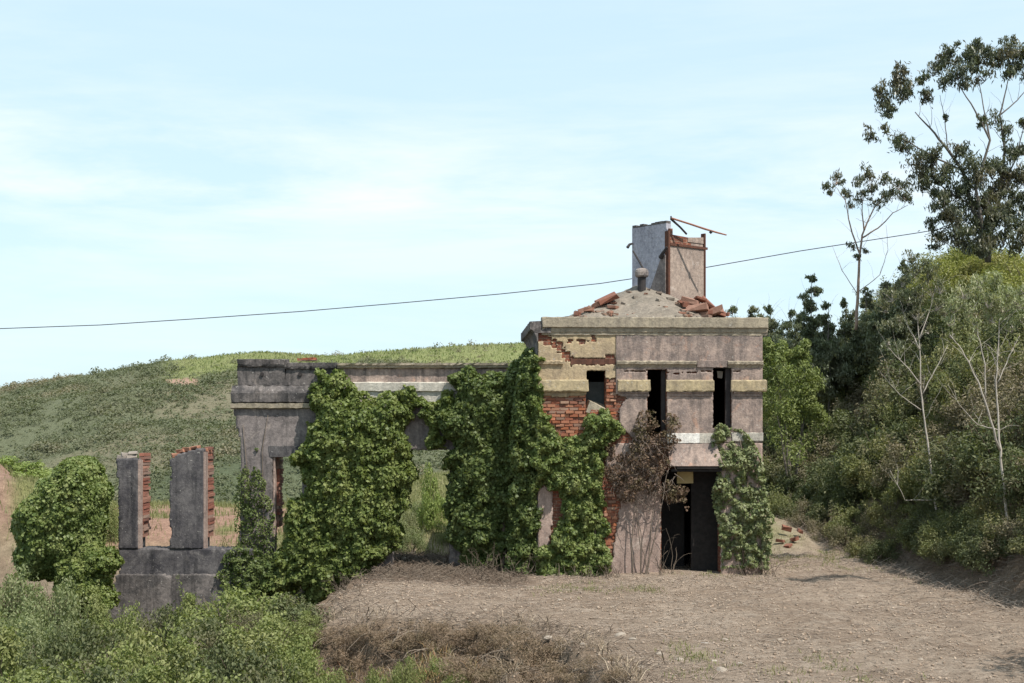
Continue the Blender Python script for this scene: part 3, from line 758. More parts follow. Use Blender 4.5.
mb = MB(); cbox(mb, n0, dr, .07, 1.54, .0, .14, 7.1, 9.30); mb.build('panel', M['panel'], chim)
mb = MB(); cbox(mb, n0, dr, .075, .22, .02, .16, 9.38, 9.80, .01); cbox(mb, n0, dr, .225, 1.0, .02, .14, 9.38, 9.56, 0, (9.63, 9.60)); mb.build('brick_infill', M['brick_o'], chim)
mb = MB(); cbox(mb, n0, dr, .85, 1.53, .0, .018, 9.47, 9.6, 0, (9.60, 9.66)); cbox(mb, n0, dr, 1.005, 1.53, .02, .12, 9.38, 9.6, 0, (9.60, 9.64)); mb.build('plaster_patch', M['panel'], chim)
for (a, b, z0, z1) in ((-.01, .065, 7.0, 9.72), (1.545, 1.60, 7.0, 9.78)):
    mb = MB(); cbox(mb, n0, dr, a, b, -.03, .12, z0, z1); mb.build('angle_iron', M['rust'], chim)
mb = MB(); cbox(mb, n0, dr, .07, 1.68, -.035, .01, 9.30, 9.37); mb.build('angle_iron', M['rust'], chim)
mb = MB(); nl = np.array([dl[1], -dl[0]])
tri = [(.07, 7.3), (.07, 9.02), (.22, 9.0), (1.05, 7.3)]
vs = []
for t_ in (-.05, -.004):
    for (s_, z_) in tri:
        p = n0 + dl * s_ + nl * t_; vs.append(loc((p[0], p[1], z_)))
mb.add(vs, [(0, 1, 2, 3), (7, 6, 5, 4), (0, 4, 5, 1), (1, 5, 6, 2), (2, 6, 7, 3), (3, 7, 4, 0)]); mb.build('grey_triangle', M['wing'], chim)  # thin grey triangular sheet over the slab's lower near corner
def lp(px, py, Y): return loc(W(px, py, Y))
MB().tube([lp(671, 218, 40.8), lp(690, 224, 40.85), lp(705, 229, 40.9), lp(717, 232.5, 40.95), lp(726.5, 235, 41)], [.028, .028, .03, .026, .02], 6).build('iron_rod', M['rod'], chim)
MB().tube([lp(671, 216, 40.8), lp(671, 219, 40.8), lp(680, 227, 41.0), lp(686.5, 234, 41.25)], [.02, .035, .03, .03], 6).build('iron_rod', M['iron'], chim)
MB().tube([lp(710, 231, 40.93), lp(712, 233, 40.93)], .05, 6).build('iron_rod', M['iron'], chim)
MB().tube([lp(627.5, 247.5, 41.9), lp(629.5, 244.5, 41.95), lp(632.5, 243.5, 42.0)], [.05, .04, .03], 6).build('iron_rod', M['iron'], chim)
MB().tube([lp(633, 251, 41.6), lp(639, 261, 41.3), lp(645, 272, 41.0)], .028, 6).build('iron_rod', M['iron'], chim)
MB().tube([lp(667, 247, 40.75), lp(663, 253, 40.85), lp(660.5, 258, 40.95)], [.03, .05, .075], 6).build('iron_rod', M['iron'], chim)

# broken bricks and slabs lying on the roof
def rubble(px, py, Y, sx, sy, sz, rot, mat, name, label, group, cat='rubble'):
    mb = MB(); mb.box((-sx / 2, -sy / 2, -sz / 2), (sx / 2, sy / 2, sz / 2), min(sx, sz) * .28)
    o = mb.build(name, mat, bevel=.012); o.location = W(px, py, Y); o.rotation_euler = rot
    return tag(o, label, cat, group)
gL, gR = 'broken bricks and slabs on the left roof slope', 'broken bricks and slabs by the chimney foot'
for (px, py, sx, sy, sz, ry) in ((606.5, 299, .62, .45, .17, -.42), (597, 304, .30, .3, .12, -.5), (585, 311.5, .34, .3, .13, -.3), (610, 306.5, .26, .3, .14, .15), (617, 308, .24, .3, .10, -.1), (601, 313, .55, .3, .09, -.05), (579, 314, .2, .2, .12, .3), (591, 313.5, .25, .2, .1, .2), (614, 313, .3, .2, .08, .1), (604, 303, .2, .2, .09, -.3), (594, 308, .22, .2, .08, -.6), (588, 309.5, .16, .2, .08, .2), (608, 310, .18, .2, .07, .5), (614, 304, .2, .18, .07, -.2), (582, 313, .2, .2, .07, -.1), (622, 311, .2, .2, .07, .2), (598, 310, .3, .2, .06, -.3)):
    rubble(px, py, 39.5, sx, sy, sz, (random.uniform(-.3, .3), ry, random.uniform(-.5, .5)), M[random.choice(('rub1', 'rub2', 'rub3'))] if px not in (601, 620, 627) else M['rub3'], 'broken_brick', 'small red or grey rubble piece on the left slope of the tower roof', gL)
for (px, py, sx, sy, sz, ry) in ((691, 301, .5, .3, .14, .2), (698, 310, .62, .5, .16, -.12), (716, 311.5, .42, .4, .22, -.2), (708, 303, .5, .14, .10, .75), (712, 308, .45, .12, .10, .7), (686, 304, .25, .3, .12, .1), (722, 313, .25, .3, .14, .4), (694, 306, .4, .3, .1, .15), (706, 314, .4, .3, .1, 0), (700, 299, .3, .3, .10, .3), (689, 307, .2, .2, .08, .3), (704, 308, .22, .2, .08, -.3), (712, 314, .2, .2, .08, .2), (726, 314.5, .2, .2, .08, .1), (681, 302, .2, .2, .07, .2)):
    rubble(px, py, 39.6, sx, sy, sz, (random.uniform(-.3, .3), ry, random.uniform(-.5, .5)), M[random.choice(('rub1', 'rub1', 'rub2'))], 'broken_brick', 'red brick rubble piece below the beige chimney panel', gR)

# ================================================================== the wing wall
WY = 39.5; WS = F / WY
def wx(px): return X(px, WY)
def wz(py): return Z(py, WY)
def wpx(x): return CX + x * WS
def wpy(z): return HY - (z - CZ) * WS
wo = (wx(390), WY, -.6)
wing = empty('ruined_wing', wo); tag(wing, 'roofless one storey wing wall with grey parapet and open bays left of the tower', 'ruined wall')
def wing_fn(x, z):
    px, py = wpx(x), wpy(z); n = fbm(x * 1.5, z * 1.5, 0, 95, 3)
    le = np.interp(py, [400, 410, 422, 432, 440, 448, 460, 620], [236, 235, 235, 238, 241, 241, 240.5, 238]) + n * 1.2
    a = (py > 403) & (py < 457) & (px > le) & (px < 320)
    b = (py > 403) & (py < 449) & (px >= 320) & (px < 541)
    c = (px > le) & (px < 273) & (py >= 440)
    d = (px > 302) & (px < 392) & (py >= 440)
    e = (px > 449) & (px < 541) & (py >= 440)
    return a | b | c | d | e
mask_sheet('wall', wing_fn, wx(232), wx(541), -1.9, wz(403), .06, WY, WY + .7, M['wing'], wing, seed=11, org=wo, jit=.25, wav=.02)
def wbox(name, mat, px0, px1, prof, n=40, seed=0, jit=.01):
    mb = MB().mould(wx(px0), wx(px1), [(WY + a, wz(b)) for a, b in prof], n, jit, seed)
    return mb.build(name, mat, wing, org=wo)
wbox('ledge', M['darkstone'], 232, 338, [(.72, 403), (.0, 403), (-.13, 402), (-.15, 393), (-.13, 391), (-.05, 387), (-.02, 385.5), (.72, 385.5)], 30, 1)
wbox('fillet', M['cornice'], 231, 336, [(.72, 409), (.0, 409), (-.11, 408), (-.12, 403.3), (.72, 403.3)], 30, 2)
wbox('parapet', M['darkstone'], 237.5, 285, [(.70, 385.2), (.03, 385.2), (.03, 367), (-.03, 366.5), (-.05, 364.5), (-.06, 359.5), (.70, 358)], 20, 3)
wbox('parapet', M['darkstone'], 285.2, 336, [(.70, 385.2), (.04, 385.2), (.04, 369), (-.02, 368.5), (-.04, 366.5), (-.05, 362.8), (.70, 361.5)], 20, 4)
wbox('lintel', M['pier'], 269, 322, [(.5, 456.8), (-.02, 456.8), (-.02, 446), (.5, 446)], 14, 5)
wbox('parapet', M['mauve'], 337, 540, [(.70, 385), (.05, 385), (.05, 368.6), (.70, 368.6)], 60, 6)
wbox('cornice', M['cornice'], 338, 541, [(.70, 368.4), (.02, 368.4), (-.04, 367.5), (-.05, 365.6), (-.09, 365.2), (-.10, 363.2), (.70, 362.5)], 60, 7)
wbox('ledge', M['pale'], 338, 541, [(.72, 402), (.0, 402), (.0, 392), (-.06, 391), (-.07, 383), (.03, 382), (.72, 382)], 60, 8)
for px in (262, 300, 323):                              # scupper holes as short pipe ends in the parapet
    mb = MB()
    mb.tube([(wx(px), WY + .06, wz(374)), (wx(px), WY - .01, wz(374))], .055, 10)
    mb.build('scupper', M['iron'], wing, org=wo)
for a, b, c, d in ((296, 311, 360.2, 357.8),):
    mb = MB()
    for k in range(6):
        x0 = wx(a + k * 2.6); mb.box((x0, WY + .2, wz(c)), (x0 + random.uniform(.12, .22), WY + .5, wz(d) + random.uniform(-.02, .03)), .012)
    mb.build('brick', M['brick'], wing, org=wo)
def brick_jamb(px, py0, py1, Yo, d0, d1, w, parent, org, seed):
    """toothed brick courses showing on the right face of a pier"""
    r = random.Random(seed); mb = MB(); z = Z(py1, Yo); x = X(px, Yo)
    while z < Z(py0, Yo):
        q = r.uniform(0, 1); ww = w * (.6 + .4 * q * q)
        mb.box((x - .05, Yo + d0 + r.uniform(-.01, .01), z), (x + ww, Yo + d1 - (.0 if r.random() < .8 else r.uniform(.05, .2)), z + .078), .006); z += .088
    mb.box((x - .06, Yo + d0 + .03, Z(py1, Yo)), (x + w * .5, Yo + d1 - .22, Z(py0 + 3, Yo)), .004)
    return mb.build('brick_jamb', M['jbrick'], parent, org=org)
brick_jamb(273.5, 457, 528, WY, .30, .95, .16, wing, wo, 1)
mb = MB(); mb.box((wx(273.2), WY + .02, wz(600)), (wx(275), WY + .28, wz(457.2))); mb.build('jamb', M['pink'], wing, org=wo)

# ================================================================== low wall with two free piers
LY = 39.2; lo = (X(172, LY), LY, -1.2)
low = empty('pier_wall', lo); tag(low, 'low dark grey wall carrying two broken free standing piers on the far left', 'ruined wall')
def lx(px): return X(px, LY)
def lz(py): return Z(py, LY)
def lpx(x): return CX + x * F / LY
def lpy(z): return HY - (z - CZ) * F / LY
def sill_fn(x, z):
    px, py = lpx(x), lpy(z); n = fbm(x * 2, z * 2, 0, 97, 3)
    return (py > 548.5 + n * 1.0) & (px > 119 + n)
mask_sheet('wall', sill_fn, lx(117), lx(252), -2.1, lz(547), .05, LY, LY + .85, M['pier'], low, seed=21, org=lo, wav=.02)
def plinth_fn(x, z):
    px, py = lpx(x), lpy(z); n = fbm(x * 2, z * 2, 0, 98, 3)
    return (py > 574 + n * 1.2) & (px > np.interp(py, [573, 600, 620], [118, 112, 108]) + n)
mask_sheet('plinth', plinth_fn, lx(106), lx(252), -2.1, lz(572), .05, LY - .12, LY - .003, M['darkstone'], low, seed=22, org=lo, wav=.02)
def pier1(x, z):
    px, py = lpx(x), lpy(z); n = fbm(x * 3, z * 3, 0, 99, 3)
    return (px > np.where(py < 478, 117, 118.5) + n * .5) & (px < 137.5) & (py > 459.5 + n)
p1 = mask_sheet('pier', pier1, lx(115), lx(138), lz(549), lz(457), .05, LY - .01, LY + .8, M['pier'], low, seed=23, org=lo)
def pier2(x, z):
    px, py = lpx(x), lpy(z); n = fbm(x * 3, z * 3, 0, 100, 3)
    return (px > 170.5 + n * .6) & (px < 203) & (py > np.interp(px, [169, 172, 178, 184, 196, 204], [462, 459, 455, 453, 450, 450]) + n * .8)
p2 = mask_sheet('pier', pier2, lx(168), lx(203.5), lz(549), lz(447), .05, LY - .01, LY + .8, M['pier'], low, seed=24, org=lo)
for pr, px, t in ((p1, 137.5, 460), (p2, 203, 452)):
    mb = MB(); mb.box((lx(px), LY + .0, lz(548.6)), (lx(px + 2.6), LY + .30, lz(t)), .006); mb.build('jamb', M['pink'], pr, org=lo)
    brick_jamb(px + .6, t - 4, 538, LY, .32, 1.0, .11, pr, lo, int(px))
g = 'loose bricks on top of the free standing piers'
for px, py, s in ((124, 457.5, .28), (131, 456.8, .3), (126, 454.6, .24), (133, 453.2, .22), (129, 459.5, .34)):
    rubble(px, py, LY + .4, s, .3, .085, (0, random.uniform(-.15, .15), random.uniform(-.5, .5)), M['rubble_g'], 'loose_brick', 'loose brick on top of the leftmost free standing pier', g + ' left')
for px, py, s in ((183, 451.5, .26), (189, 449.5, .24), (195, 447.5, .24), (176, 455, .22), (206, 450.5, .24)):
    rubble(px, py, LY + .45, s, .3, .09, (0, random.uniform(-.2, .2), random.uniform(-.5, .5)), M['rubble'], 'loose_brick', 'loose brick on the slanting top of the second pier from the left', g + ' right')

# ================================================================== ivy
def ivy(name, label, polys, mat, stem_pts=(), cat='ivy', kw=None):
    ch = []
    for k in polys: ch += ivy_sheet(**k)
    x0 = X(polys[0]['poly'][0][0], polys[0]['Y']); root = empty(name, (x0, polys[0]['Y'], zat(x0, polys[0]['Y'] - .3)))
    o = tuple(root.location); tag(root, label, cat)
    leaf_obj('foliage', ch, mat, root, org=o)
    if stem_pts:
        for pts, r0 in stem_pts:
            P = [tuple(W(*q)) for q in pts]
            MB().tube(P, [r0 * (1 - .6 * i / (len(P) - 1)) for i in range(len(P))], 6).build('stem', M['stem'], root, True, org=o)
    return root
I1 = [(318, 370), (340, 370), (352, 390), (380, 392), (400, 397), (414, 410), (408, 440), (413, 470), (404, 500), (399, 530), (386, 550), (374, 575), (352, 585), (346, 606), (320, 610), (300, 588), (282, 594), (262, 588), (272, 560), (286, 535), (294, 500), (301, 470), (290, 457), (300, 440), (312, 420), (316, 395)]
I1b = [(400, 396), (430, 392), (450, 392), (452, 420), (440, 440), (430, 446), (424, 425), (416, 412), (404, 410)]
ivy('ivy', 'huge free leafy ivy column swallowing the middle pier of the wing', [
    dict(poly=I1, Y=39.45, bulge=.85, Rm=1.1, n=54000, size=.098, seed=1, back=.75, lump=.36),
    dict(poly=I1b, Y=39.45, bulge=.35, Rm=.4, n=6000, size=.085, seed=2, lump=.4)], M['ivy'],
    [([(330, 612, 39.25), (335, 560, 39.2), (340, 500, 39.2), (345, 430, 39.25)], .09), ([(350, 600, 39.2), (355, 560, 39.1), (372, 520, 39.15), (380, 460, 39.2)], .07)])
I2 = [(450, 378), (470, 368), (490, 374), (505, 372), (520, 360), (532, 350), (541, 356), (546, 400), (548, 440), (546, 490), (546, 530), (536, 560), (520, 575), (500, 570), (475, 575), (455, 560), (447, 500), (449, 450), (438, 430), (428, 412), (445, 398), (452, 392)]
ivy('ivy', 'ivy mass with its shade coloured in, filling the corner between the wing and the tower', [
    dict(poly=I2, Y=39.4, bulge=.8, Rm=.9, n=40000, size=.096, seed=3, lump=.36), dict(poly=[(522, 362), (534, 352), (541, 362), (543, 470), (541, 590), (500, 592), (508, 540), (512, 450), (514, 400)], Y=38.12, bulge=.25, Rm=.5, n=9000, size=.084, seed=13, lump=.45, rag=.15)], M['ivy_d'],
    [([(500, 588, 38.8), (505, 550, 38.7), (500, 480, 38.8), (490, 420, 39)], .08), ([(470, 580, 39.2), (472, 540, 39.1), (470, 480, 39.1)], .06)])
I3 = [(534, 352), (541, 360), (546, 405), (552, 424), (566, 438), (579, 434), (588, 416), (606, 420), (615, 432), (606, 450), (602, 470), (607, 500), (600, 520), (609, 545), (614, 570), (606, 588), (575, 592), (540, 590), (538, 552), (552, 545), (560, 520), (556, 490), (538, 484), (530, 450), (528, 400)]
ivy('ivy', 'bright green ivy climbing the brick lower left front of the tower', [
    dict(poly=I3, Y=37.98, bulge=.30, Rm=.5, n=25000, size=.084, seed=4, lump=.5)], M['ivy_b'],
    [([(565, 592, 37.9), (560, 550, 37.93), (566, 500, 37.95), (575, 450, 37.95)], .04), ([(590, 590, 37.92), (596, 540, 37.95), (590, 480, 37.96)], .035)])
I4 = [(714, 436), (720, 426), (740, 427), (756, 442), (764, 468), (769, 500), (774, 515), (771, 545), (767, 568), (722, 568), (717, 540), (714, 500), (717, 470), (711, 450)]
ivy('ivy', 'mottled ivy curtain hanging right of the dark doorway', [
    dict(poly=I4, Y=38.12, bulge=.075, Rm=.3, n=7600, size=.085, seed=5, lump=.5, rag=.1, layers=(0, .07))], M['ivy_r'],
    [([(745, 575, 38.1), (742, 540, 38.13), (748, 480, 38.14), (740, 440, 38.15)], .03), ([(762, 572, 38.12), (760, 530, 38.15), (756, 470, 38.17)], .028)])
I5 = [(240, 500), (245, 468), (250, 492), (258, 450), (264, 496), (274, 515), (276, 545), (284, 604), (222, 606), (226, 575), (237, 545)]
ivy('ivy', 'thin dark ivy film over the foot of the grey wing pier', [
    dict(poly=I5, Y=39.47, bulge=.10, Rm=.6, n=5200, size=.062, seed=6, layers=(0, .05), rag=.25, lump=.4), dict(poly=[(224, 556), (236, 545), (262, 552), (284, 560), (286, 606), (218, 608)], Y=39.12, bulge=.12, Rm=.4, n=3800, size=.07, seed=16, layers=(0, .06), rag=.3, lump=.4)], M['ivy_d'],
    [([(250, 600, 39.42), (252, 540, 39.45), (248, 480, 39.46), (243, 425, 39.46)], .02), ([(262, 600, 39.42), (264, 530, 39.45), (262, 450, 39.46), (268, 415, 39.46)], .018)])
I6 = [(64, 464), (84, 456), (102, 464), (108, 490), (104, 520), (98, 548), (84, 568), (55, 582), (25, 580), (16, 548), (18, 515), (28, 498), (46, 480)]
ivy('ivy', 'rounded bright ivy bush leaning over a stump at the far left', [
    dict(poly=I6, Y=37.2, bulge=1.2, Rm=1.2, n=38000, size=.088, seed=7, back=.3, lump=.28, rag=.12)], M['ivy_b'],
    [([(60, 600, 37.3), (62, 560, 37.3), (70, 500, 37.2)], .12)])
I7 = [(74, 548), (95, 541), (113, 548), (119, 570), (112, 606), (85, 622), (62, 612), (58, 578)]
ivy('ivy', 'smaller dark ivy clump between the far left bush and the pier wall', [
    dict(poly=I7, Y=36.6, bulge=.8, Rm=.8, n=15000, size=.082, seed=8, back=.3, lump=.4)], M['ivy'],
    [([(88, 630, 36.6), (90, 590, 36.6), (92, 560, 36.5)], .06)])
# dead vine on the tower front, mostly twigs and shrivelled leaves
D1 = [(614, 458), (628, 439), (645, 426), (655, 421), (660, 428), (664, 444), (672, 460), (678, 480), (675, 498), (662, 494), (650, 499), (632, 504), (618, 494), (610, 480), (608, 466)]
dead = empty('dead_vine', (X(635, 37.8), 37.8, 0)); tag(dead, 'withered brown vine clinging to the tower front beside the doorway', 'vine')
do = tuple(dead.location)
leaf_obj('foliage', ivy_sheet(D1, 37.96, .20, .6, 5200, .062, seed=9, lump=.7, rag=.75, layers=(0, .25), jit=1.0, lumps=(1.8, 5)) , M['dead'], dead, org=do)
rv = random.Random(5); mb = MB()
for k in range(150):
    px, py = rv.uniform(612, 682), rv.uniform(430, 505)
    if not inpoly(np.array([px]), np.array([py]), D1)[0]: continue
    p = [W(px, py, 37.85 + rv.uniform(-.2, .08))]; a = rv.uniform(-2.6, -.5); l = rv.uniform(.05, .12)
    for q in range(6):
        a += rv.uniform(-.5, .5); p.append(p[-1] + np.array([math.cos(a) * l, rv.uniform(-.05, .05), math.sin(a) * l]))
    mb.tube([tuple(q) for q in p], [.009] * 3 + [.007] * 2 + [.004] * 2, 4, False)
tag(mb.build('twigs', M['vine'], dead, org=do), kind='stuff')
for k, (a, b, c) in enumerate((((640, 584), (642, 540), (632, 480)), ((646, 584), (650, 545), (656, 480)), ((634, 583), (628, 540), (640, 470)), ((652, 583), (644, 560), (638, 520)), ((643, 584), (660, 520), (668, 470)))):
    P = []
    for t in np.linspace(0, 1, 9):
        q = (1 - t) ** 2 * np.array(a) + 2 * t * (1 - t) * np.array(b) + t * t * np.array(c)
        P.append(tuple(W(q[0] + rv.uniform(-1, 1), q[1], 37.86 + rv.uniform(-.03, .03))))
    MB().tube(P, [.022 - .0015 * i for i in range(9)], 5).build('stem', M['vine'], dead, org=do)
# bare stem tangles at the foot of the ivy
def tangle(label, px0, px1, py0, py1, Y, n, seed):
    r = random.Random(seed); mb = MB(); x0 = X((px0 + px1) / 2, Y); o = (x0, Y, zat(x0, Y))
    for k in range(n):
        px = r.uniform(px0, px1); p = W(px, 0, Y); p[1] += r.uniform(-.5, .3); p[2] = zat(p[0], p[1]) - .03
        H_ = Z(r.uniform(py0, py1), Y) - p[2]; a = r.uniform(-.5, .5); P = [tuple(p)]; q = p.copy(); bend = r.uniform(-.4, .4)
        for i in range(7):
            a += r.uniform(-.35, .35); q = q + np.array([math.sin(a) * H_ / 7 + bend * .05, r.uniform(-.05, .05), math.cos(a) * H_ / 7 * (1 if i < 5 else r.uniform(-.4, .8))]); P.append(tuple(q))
        rr = r.uniform(.005, .016); mb.tube(P, [rr * (1 - .1 * i) for i in range(8)], 4, False)
    ob = mb.build('bare_stems', M['stem'], None, org=o); ob.location = o
    return tag(ob, label, 'dry stems')
tangle('grey tangle of bare stems under the dark corner ivy', 470, 552, 535, 575, 38.1, 120, 1)
tangle('dry stems below the bright ivy at the tower foot', 552, 622, 555, 580, 37.4, 80, 2)
tangle('dry stem tangle at the right foot of the ivy column', 335, 392, 560, 592, 38.0, 110, 3)
tangle('thin bare twigs hanging at the left edge of the doorway', 658, 674, 500, 555, 37.9, 14, 4)
tangle('dry stems at the foot of the ivy curtain right of the doorway', 728, 775, 552, 570, 37.9, 40, 5)

# ================================================================== shrubs
proto = {}
def P_(key, *a, **k): proto[key] = make_shrub(*a, **k); proto[key]['used'] = 0
P_('gorse', 'shrub', 1.15, 1.7, 26, 190, .105, M['gorse'], aspect=.4, seed=31, spiky=.45)
P_('gorse2', 'shrub', 1.3, 1.5, 28, 180, .105, M['gorse'], aspect=.45, seed=32, spiky=.3)
P_('olive', 'shrub', 1.2, 1.7, 26, 190, .105, M['olive'], aspect=.38, seed=33, spiky=.5)
P_('olive2', 'shrub', 1.05, 2.0, 24, 190, .105, M['olive'], aspect=.38, seed=34, spiky=.6)
P_('brown', 'shrub', 1.1, 1.5, 22, 170, .095, M['brown'], aspect=.3, seed=35, spiky=.7)
P_('lime', 'shrub', 1.25, 1.6, 28, 190, .105, M['lime'], aspect=.38, seed=36, spiky=.5)
P_('fresh', 'shrub', 1.0, 1.5, 24, 200, .10, M['fresh'], aspect=.5, seed=37, spiky=.2)
P_('bramble', 'shrub', 1.2, 1.4, 40, 210, .078, M['bramble'], aspect=.55, seed=38, spiky=.25)
P_('bramble2', 'shrub', 1.0, 1.5, 34, 220, .075, M['bramble'], aspect=.5, seed=39, spiky=.25)
P_('sage', 'shrub', 1.1, 1.5, 30, 240, .072, M['sage'], aspect=.42, seed=40, spiky=.4)
HTS = dict(gorse=1.7, gorse2=1.5, olive=1.7, olive2=2.0, brown=1.5, lime=1.6, fresh=1.5, bramble=1.4, bramble2=1.5, sage=1.5)
def shrub(key, loc_, s, sz, label, group=None, cat='shrub'):
    o = proto[key]
    if o['used']: o = copy_thing(o)
    proto[key]['used'] = 1
    if 'group' in o: del o['group']
    place(o, loc_, s, None, sz); tag(o, label, cat, group); return o
def shrub_px(key, px, top, wpx_, Y, label, group=None):
    """shrub standing on the ground at depth Y under picture column px, its top at row `top`, wpx_ wide"""
    x = X(px, Y); z = zat(x, Y) - .08; s = wpx_ * Y / F / 2.5
    return shrub(key, (x, Y, z), s, max(.3, (Z(top, Y) - z) / (HTS[key] * 1.0 * s)), label, group)
# in front at the left: one thick low belt
gf = 'low thicket shrubs in the left foreground'
lab = {'brown': 'dry straw coloured shrub amid the left foreground thicket', 'bramble': 'leafy yellow green bramble shrub in the left foreground thicket', 'bramble2': 'bramble shrub with upright shoots in the left foreground thicket', 'sage': 'grey green shrub in the left foreground thicket', 'gorse2': 'darker dense shrub in the left foreground thicket'}
for key, px, top, w, Y in (('sage', 2, 568, 95, 33.5), ('sage', 52, 580, 80, 33.0), ('bramble2', 96, 606, 62, 32.5), ('bramble', 132, 612, 62, 32.0), ('gorse2', 165, 612, 60, 31.4),
                           ('bramble', 236, 594, 120, 30.2), ('bramble2', 192, 602, 80, 31), ('gorse2', 286, 606, 76, 30.2), ('bramble2', 306, 622, 50, 29.0), ('sage', -14, 604, 100, 31), ('sage', 40, 616, 84, 30),
                           ('gorse2', 82, 628, 80, 29.2), ('bramble', 140, 630, 110, 28.4), ('brown', 247, 612, 46, 28.2), ('gorse2', 200, 626, 84, 28.0), ('bramble', 268, 624, 96, 27.6),
                           ('bramble2', 4, 640, 120, 27.4), ('gorse2', 62, 650, 90, 26.8), ('bramble', 112, 652, 120, 26.2), ('bramble2', 182, 650, 110, 26.0), ('gorse2', 236, 652, 90, 25.8), ('bramble', 292, 652, 84, 26.2),
                           ('bramble', 18, 672, 130, 24.8), ('gorse2', 84, 676, 100, 24.4), ('bramble2', 150, 678, 120, 24.0), ('bramble', 214, 676, 110, 23.8), ('gorse2', 268, 678, 90, 23.8), ('bramble2', 306, 680, 80, 24.2),
                           ('bramble', 50, 692, 120, 22.8), ('sage', 120, 694, 110, 22.6), ('bramble', 190, 694, 110, 22.4), ('bramble2', 262, 694, 100, 22.4)):
    shrub_px(key, px, top - 9 + random.uniform(-4, 3), w * 1.15, Y, lab[key], gf + ' ' + key.rstrip('2'))
P_('bracken', 'dead_brush', .75, .5, 22, 150, .085, M['bracken'], aspect=.16, seed=41, spiky=.6)
for px, py, s_ in ((345, 640, .8), (372, 630, .7), (398, 642, .9), (425, 634, .7), (448, 646, .9), (476, 632, .7), (492, 650, 1.0), (520, 636, .7), (535, 662, .9), (560, 648, .6), (578, 672, .8), (505, 674, .9), (470, 672, .8), (602, 662, .5), (622, 678, .6), (355, 660, .8), (548, 680, .9)):
    h = hit(px, py); shrub('bracken', (h[0], h[1], h[2] - .1), s_ * random.uniform(.8, 1.1), random.uniform(.7, 1.2), 'dead brown brush clump on the eroded bank in the foreground', 'dead brush on the eroded bank', 'dead brush')
for px, top, w, Y in ((-70, 560, 110, 34), (-150, 570, 120, 33), (-240, 560, 130, 33), (-90, 610, 120, 29), (-200, 615, 130, 28), (-110, 655, 130, 25), (-330, 600, 130, 30)):
    shrub_px('sage', px, top, w, Y, lab['sage'], gf + ' sage')
for px, top, w, Y in ((-70, 470, 110, 50), (-140, 475, 120, 49), (-220, 465, 120, 52), (-300, 470, 130, 50), (-45, 500, 70, 46), (-120, 510, 90, 45)):
    shrub_px('bramble', px, top, w, Y, 'leafy shrub on the berm behind the far left ivy bush', 'shrubs on the berm behind the left ruins')
gb = 'small low shrubs on the bank edge'
for px, top, w, Y in ((335, 668, 46, 25.6), (372, 664, 44, 25.6), (405, 655, 40, 26.2), (438, 655, 44, 26.6), (455, 672, 40, 25.4), (350, 680, 44, 24.8)):
    shrub_px('bramble', px, top, w, Y, 'small low green shrub at the foot of the eroded bank', gb)
# behind the ruin
shrub_px('fresh', 432, 468, 40, 46, 'fresh light green bush seen through the wide wing opening')
shrub_px('fresh', 20, 458, 90, 52, 'light green bush behind the far left ivy bush', 'light green bushes behind the far left ivy')
shrub_px('fresh', -20, 452, 80, 54, 'light green bush behind the far left ivy bush', 'light green bushes behind the far left ivy')
shrub_px('bramble', 62, 478, 60, 50, 'leafy shrub on the berm behind the far left ivy bush', 'shrubs on the berm behind the left ruins')
shrub_px('bramble', 108, 498, 34, 46, 'leafy shrub on the berm behind the far left ivy bush', 'shrubs on the berm behind the left ruins')
shrub_px('bramble2', 290, 500, 30, 43, 'shrub growing behind the narrow opening of the wing')
shrub_px('bramble', 305, 525, 40, 42.5, 'low shrub inside the wing behind the ivy column')
shrub_px('olive', 222, 535, 26, 43, 'small scrubby shrub between the second pier and the wing')
for px, top, w, Y in ((402, 505, 46, 45), (425, 498, 40, 47), (447, 495, 46, 48), (412, 525, 40, 43.6), (455, 520, 40, 45), (475, 500, 50, 47)):
    shrub_px('sage', px, top, w, Y, 'pale weedy shrub on the grassy mound seen through the wide opening', 'weedy shrubs on the mound behind the wing')
# pale willow-like bush right behind the tower
pw = empty('bush', (X(792, 53), 53, zat(X(792, 53), 53) - .1)); tag(pw, 'tall pale yellow green bush just right of the tower', 'bush')
ch = []; o3 = np.array(pw.location); rb = np.random.default_rng(55)
for px, py, rp in ((775, 372, 22), (795, 368, 22), (810, 385, 20), (782, 395, 26), (800, 405, 24), (772, 415, 24), (790, 430, 26), (768, 350, 12), (812, 410, 14), (800, 352, 12), (785, 355, 14)):
    for k in range(5):
        c = W(px, py, 53) + rb.normal(0, rp / 26.4 * .4, 3); q = rp / 26.4 * .5
        ch.append(blob(c, (q, q, q), 230, .13, .35, .7, .3, .4, .3, rb))
leaf_obj('foliage', ch, M['willow'], pw, org=o3); stems_mb(1.2, 4.5, 7, 9, .05).build('stem', M['bark_g'], pw)
